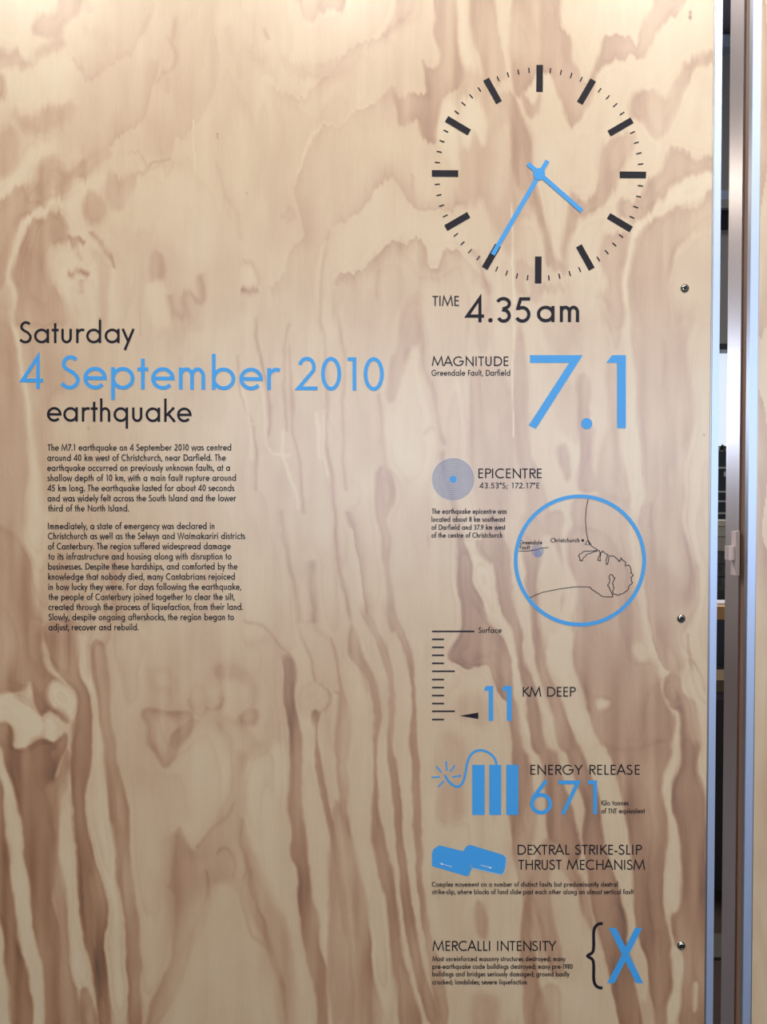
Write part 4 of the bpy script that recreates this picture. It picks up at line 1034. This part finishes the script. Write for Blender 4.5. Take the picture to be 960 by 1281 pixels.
# ---------------------------------------------------------------- right plywood panel with its metal edge
XR0 = (at(941.4, 0)[0] + at(930.8, 1281)[0])/2; XR1 = (at(950.6, 0)[0] + at(940.2, 1281)[0])/2
panel2 = empty('display_panel', 'narrow glimpse of a second plywood panel with metal edging, right of the gap', 'panel', (0, 0, 0))
o = veneer('plywood_sheet', axis(XR1, XR1+.9, XR1, XR1+.06, .0016, .0035), axis(Z_BOT, Z_TOP, fz1, fz0, .0035, .005)[::-1], panel2, trace_right, 8)
b = MB(); b.box(XR0, XR1, -.0016, .0006, Z_BOT, Z_TOP)
tag(b.build('edge_strip', M_ALU, panel2), 'bluish satin aluminium edge strip')
MB().box(XR1, XR1+.0016, -.0008, -.00005, Z_BOT, Z_TOP).build('painted_strip_shadow', M_ALUGREY, panel2)  # shadow line along this strip, put in as a grey bar
def yside(px): return (461.0/(px-480) - 1)*DIST if px != 480 else 0
MB().box(XR0, XR0+.012, .0006, .009, Z_BOT, Z_TOP).build('strip_return', M_ALUGREY, panel2)
MB().box(XR0+.0015, XR0+.9, .0095, .0245, Z_BOT+.005, Z_TOP-.005).build('core_edge', M_CORE, panel2)
pr = [(XR0+.030, .0250), (XR0+.030, .0695)] + [(XR0+.0035-.004*math.sin(R(t)), .0655+.004*math.cos(R(t))) for t in (0, 12, 24, 36, 48, 60, 72, 84, 90)] + [(XR0-.0005, .0250)]
pb = MB(); n_ = len(pr); pb.v = [(x, y, Z_BOT) for x, y in pr] + [(x, y, Z_TOP) for x, y in pr]
pb.f = [(i, (i+1) % n_, n_+(i+1) % n_, n_+i)[::-1] for i in range(n_)] + [tuple(range(n_)), tuple(range(n_, 2*n_))[::-1]]
po = pb.build('steel_post', M_POST, panel2)
for i, p in enumerate(po.data.polygons): p.use_smooth = 2 <= i <= 9
MB().box(XR0+.003, XR0+.012, .0697, .0730, Z_BOT, Z_TOP).build('seal', M_RUBBER, panel2)
za, zb = at(930, 722)[1], at(930, 665.6)[1]; zc, zd = at(925, 702.5)[1], at(925, 684.8)[1]
lt = tag(MB().box(XR0-.0055, XR0-.0004, .022, .037, za, zb).build('latch', M_PLASTIC, panel2), 'small ivory latch plate with a sliding bolt')
MB().box(XR0-.0145, XR0-.0055, .024, .035, zc, zd, .001).build('bolt', M_PLASTIC, lt)

# ---------------------------------------------------------------- what shows through the gap
def span(py0, py1, Y): return at(900, py1, Y)[1], at(900, py0, Y)[1]
GXc = lambda Y: at(901, 640, Y)[0]
# dark grille high on the far wall
z0, z1 = span(262, 283, 5.9)
t = empty('wall_grille', 'black rectangular grille high on the far grey wall', 'grille', (GXc(5.9), 5.9, z0))
MB().box(-.6, .6, .02, .095, 0, z1-z0).build('grille_housing', M_DARK, t)
MB().box(-.65, .65, -.04, .095, z1-z0, z1-z0+.07).build('grille_hood', M_RAIL, t)
MB().box(-.62, .62, .0, .09, z1-z0+.075, z1-z0+.16).build('upper_ledge', M_PALE, t)
# shelving under the far window
Y = 4.2
z0, z1 = span(565, 612, Y); zb = 0
t = empty('shelf_cabinet', 'dark cabinet with pale shelf rails below the far window', 'cabinet', (GXc(Y), Y, 0))
MB().box(-.7, .7, .0, .4, 0, z1).build('cabinet_body', M_DARK, t)
for py in (584, 614, 626, 641):
    a_, b_ = span(py, py+2.2, Y-.02); MB().box(-.7, .7, -.02, -.001, a_, b_).build('shelf_rail', M_RAIL, t)
MB().box(.02, .05, -.02, -.001, span(590, 596, Y)[0], span(590, 596, Y)[1]).build('knob', M_RAIL, t)
# plant on it
t = empty('potted_plant', 'small leafy plant on top of the dark cabinet against the bright window', 'plant', (GXc(Y)-.02, Y+.2, z1))
MB().lathe([(.05, 0), (.065, .02), (.06, .018)], 14, axis='z').build('plant_tray', M_DARK, t)
rr = random.Random(2); V = []; Fc = []
for i in range(60):
    a = rr.uniform(0, 6.28); L_ = rr.uniform(.02, .055); e = rr.uniform(.1, 1.2); bx, by, bz = rr.uniform(-.12, .12), rr.uniform(-.08, .08), rr.uniform(.0, .02)
    d = np.array([math.cos(a)*math.cos(e), math.sin(a)*math.cos(e), math.sin(e)]); s_ = np.array([-math.sin(a), math.cos(a), 0])*.008
    p = np.array([bx, by, bz]); n = len(V); V += [p, p+d*L_*.5+s_, p+d*L_, p+d*L_*.5-s_]; Fc.append((n, n+1, n+2, n+3))
o = link('foliage', V, Fc, M_LEAF, t); o['kind'] = 'stuff'
# stone display
Y = 3.2
a0, a1 = span(738, 756, Y); 
t = empty('stone_display', 'rough grey rock specimen on a grey-green plinth in the room behind', 'rock', (GXc(Y), Y, 0))
MB().box(-.3, .3, 0, .4, 0, a1).build('plinth', M_MAT, t)
r0, r1 = span(690, 738, Y)
rb = MB(); rr = random.Random(4)
for k in range(9):
    hx = -.27+.06*k+rr.uniform(-.01, .01)
    for j in range(3): rb.box(hx, hx+.058, .02+rr.uniform(0, .02), .3, a1+.0005+(r1-a1)/3*j, a1+(r1-a1)/3*(j+1)-.004)
rb.build('rock_mass', M_ROCK, t)
s0, s1 = span(652, 690, Y)
for k, (u0, u1, dx) in enumerate(((0, .46, .0), (.48, .80, .02), (.82, 1.0, -.01))):
    blk_ = MB().box(-.27+dx, .27+dx, .03+.01*k, .33, s0+.001+(s1-s0)*u0, s0+(s1-s0)*u1).build('sandstone_block', M_STONE)
    tag(blk_, ('lowest pale sandstone block resting on the grey rock', 'middle pale sandstone block of the stack', 'topmost thin sandstone slab of the stack')[k], 'stone', 'sandstone blocks stacked on the rock')
    blk_.location = (GXc(Y), Y, 0)
# amber table
Y = 2.1
z0, z1 = span(759, 775, Y)
t = empty('side_table', 'low table with a glossy amber wooden top behind the gap', 'table', (GXc(Y), Y, 0))
MB().box(-.45, .45, 0, .2, z0, z1).build('table_top', M_OAK, t)
MB().box(-.42, .42, .01, .19, z0-.18, z0-.001).build('apron', M_DARK, t)
for sx in (-1, 1):
    for yy in (.03, .17): MB().box(sx*.38-.02, sx*.38+.02, yy-.02, yy+.02, 0, z0-.181).build('leg', M_DARK, t)
o = tag(MB().box(-.03, .10, .06, .16, z1+.0002, z1+.006).build('table_glint', M_GLINT), 'painted white glint on the amber table top', 'painted_glint'); o.location = (GXc(Y), Y, 0)  # white slab standing in for a glint on the table
# khaki bag on the dark bench
k0, k1 = span(847, 862, 1.9)
t = empty('storage_bench', 'very dark brown bench below the amber table', 'bench', (GXc(1.9), 1.75, 0))
MB().box(-.4, .4, 0, .32, 0, k0-.002).build('bench_body', mat('dark_brown_bench', (.022, .014, .012), .5, noise=((8, 8, 30), .3, .1)), t)
MB().box(-.41, .41, -.006, .33, k0-.002, k0).build('bench_top', M_DARK, t)
bb = MB(); bb.box(-.16, .16, .1, .28, 0, (k1-k0), .03); o = tag(bb.build('folded_cloth', M_KHAKI), 'folded khaki cloth lying on the dark bench', 'cloth'); o.location = (GXc(1.9), 1.75, k0+.0003)
f0 = DIST; ya = 1393/1000
o = tag(MB().box(-.5, .5, 0, .13, .0005, .008).build('floor_mat', M_MAT), 'olive grey mat on the dark floor behind the gap', 'mat'); o.location = (at(900, 1215, 1.35)[0], 1.33, 0)

# ---------------------------------------------------------------- track lamps over the viewer
tr_ = empty('lamp_track', 'black ceiling lamp track hanging in front of the panels', 'track', (0, -1.75, 3.6))
MB().box(-2, 2, -.02, .02, 0, .04).build('rail', M_LAMP, tr_)
for x in (-1.8, 1.8): MB().box(x-.006, x+.006, -.006, .006, .04, HZ-3.6).build('drop_rod', M_LAMP, tr_)
def lamp(loc, tgt, label, stem):
    t = empty('track_lamp', label, 'lamp', loc, 'track lamps')
    d = (Vector(tgt)-Vector(loc)).to_track_quat('-Z', 'Y').to_euler()
    c = MB().lathe([(.03, .06), (.045, .05), (.045, -.05), (.040, -.05), (.036, .03)], 20, axis='z').build('lamp_can', M_LAMP, t, True); c.rotation_euler = d
    g = MB().lathe([(.034, -.012), (.034, -.010)], 20, axis='z').build('bulb', M_GLOW, c)
    MB().box(-.005, .005, -.005, .005, .05, stem).build('lamp_stem', M_LAMP, t)
for (p, q), s_ in zip(LAMPS, ('left', 'middle', 'right')): lamp(p, q, s_ + ' black spot lamp hanging from the track', .15)
lamp(LOW_LAMP, (0.5, 0, 1.2), 'lone black spot lamp hanging low from the ceiling', HZ-LOW_LAMP[2])
t = empty('added_glint_lamp', 'small round lamp added behind the panels for a glint on the steel post', 'lamp', GLINT_LAMP)  # body of the lamp added for the post glint
MB().lathe([(.03, .0), (.05, .01), (.085, -.05), (.09, -.055)], 20, axis='z').build('lamp_shade', M_LAMP, t, True)
MB().box(-.003, .003, -.003, .003, .01, HZ-GLINT_LAMP[2]).build('cord', M_LAMP, t)
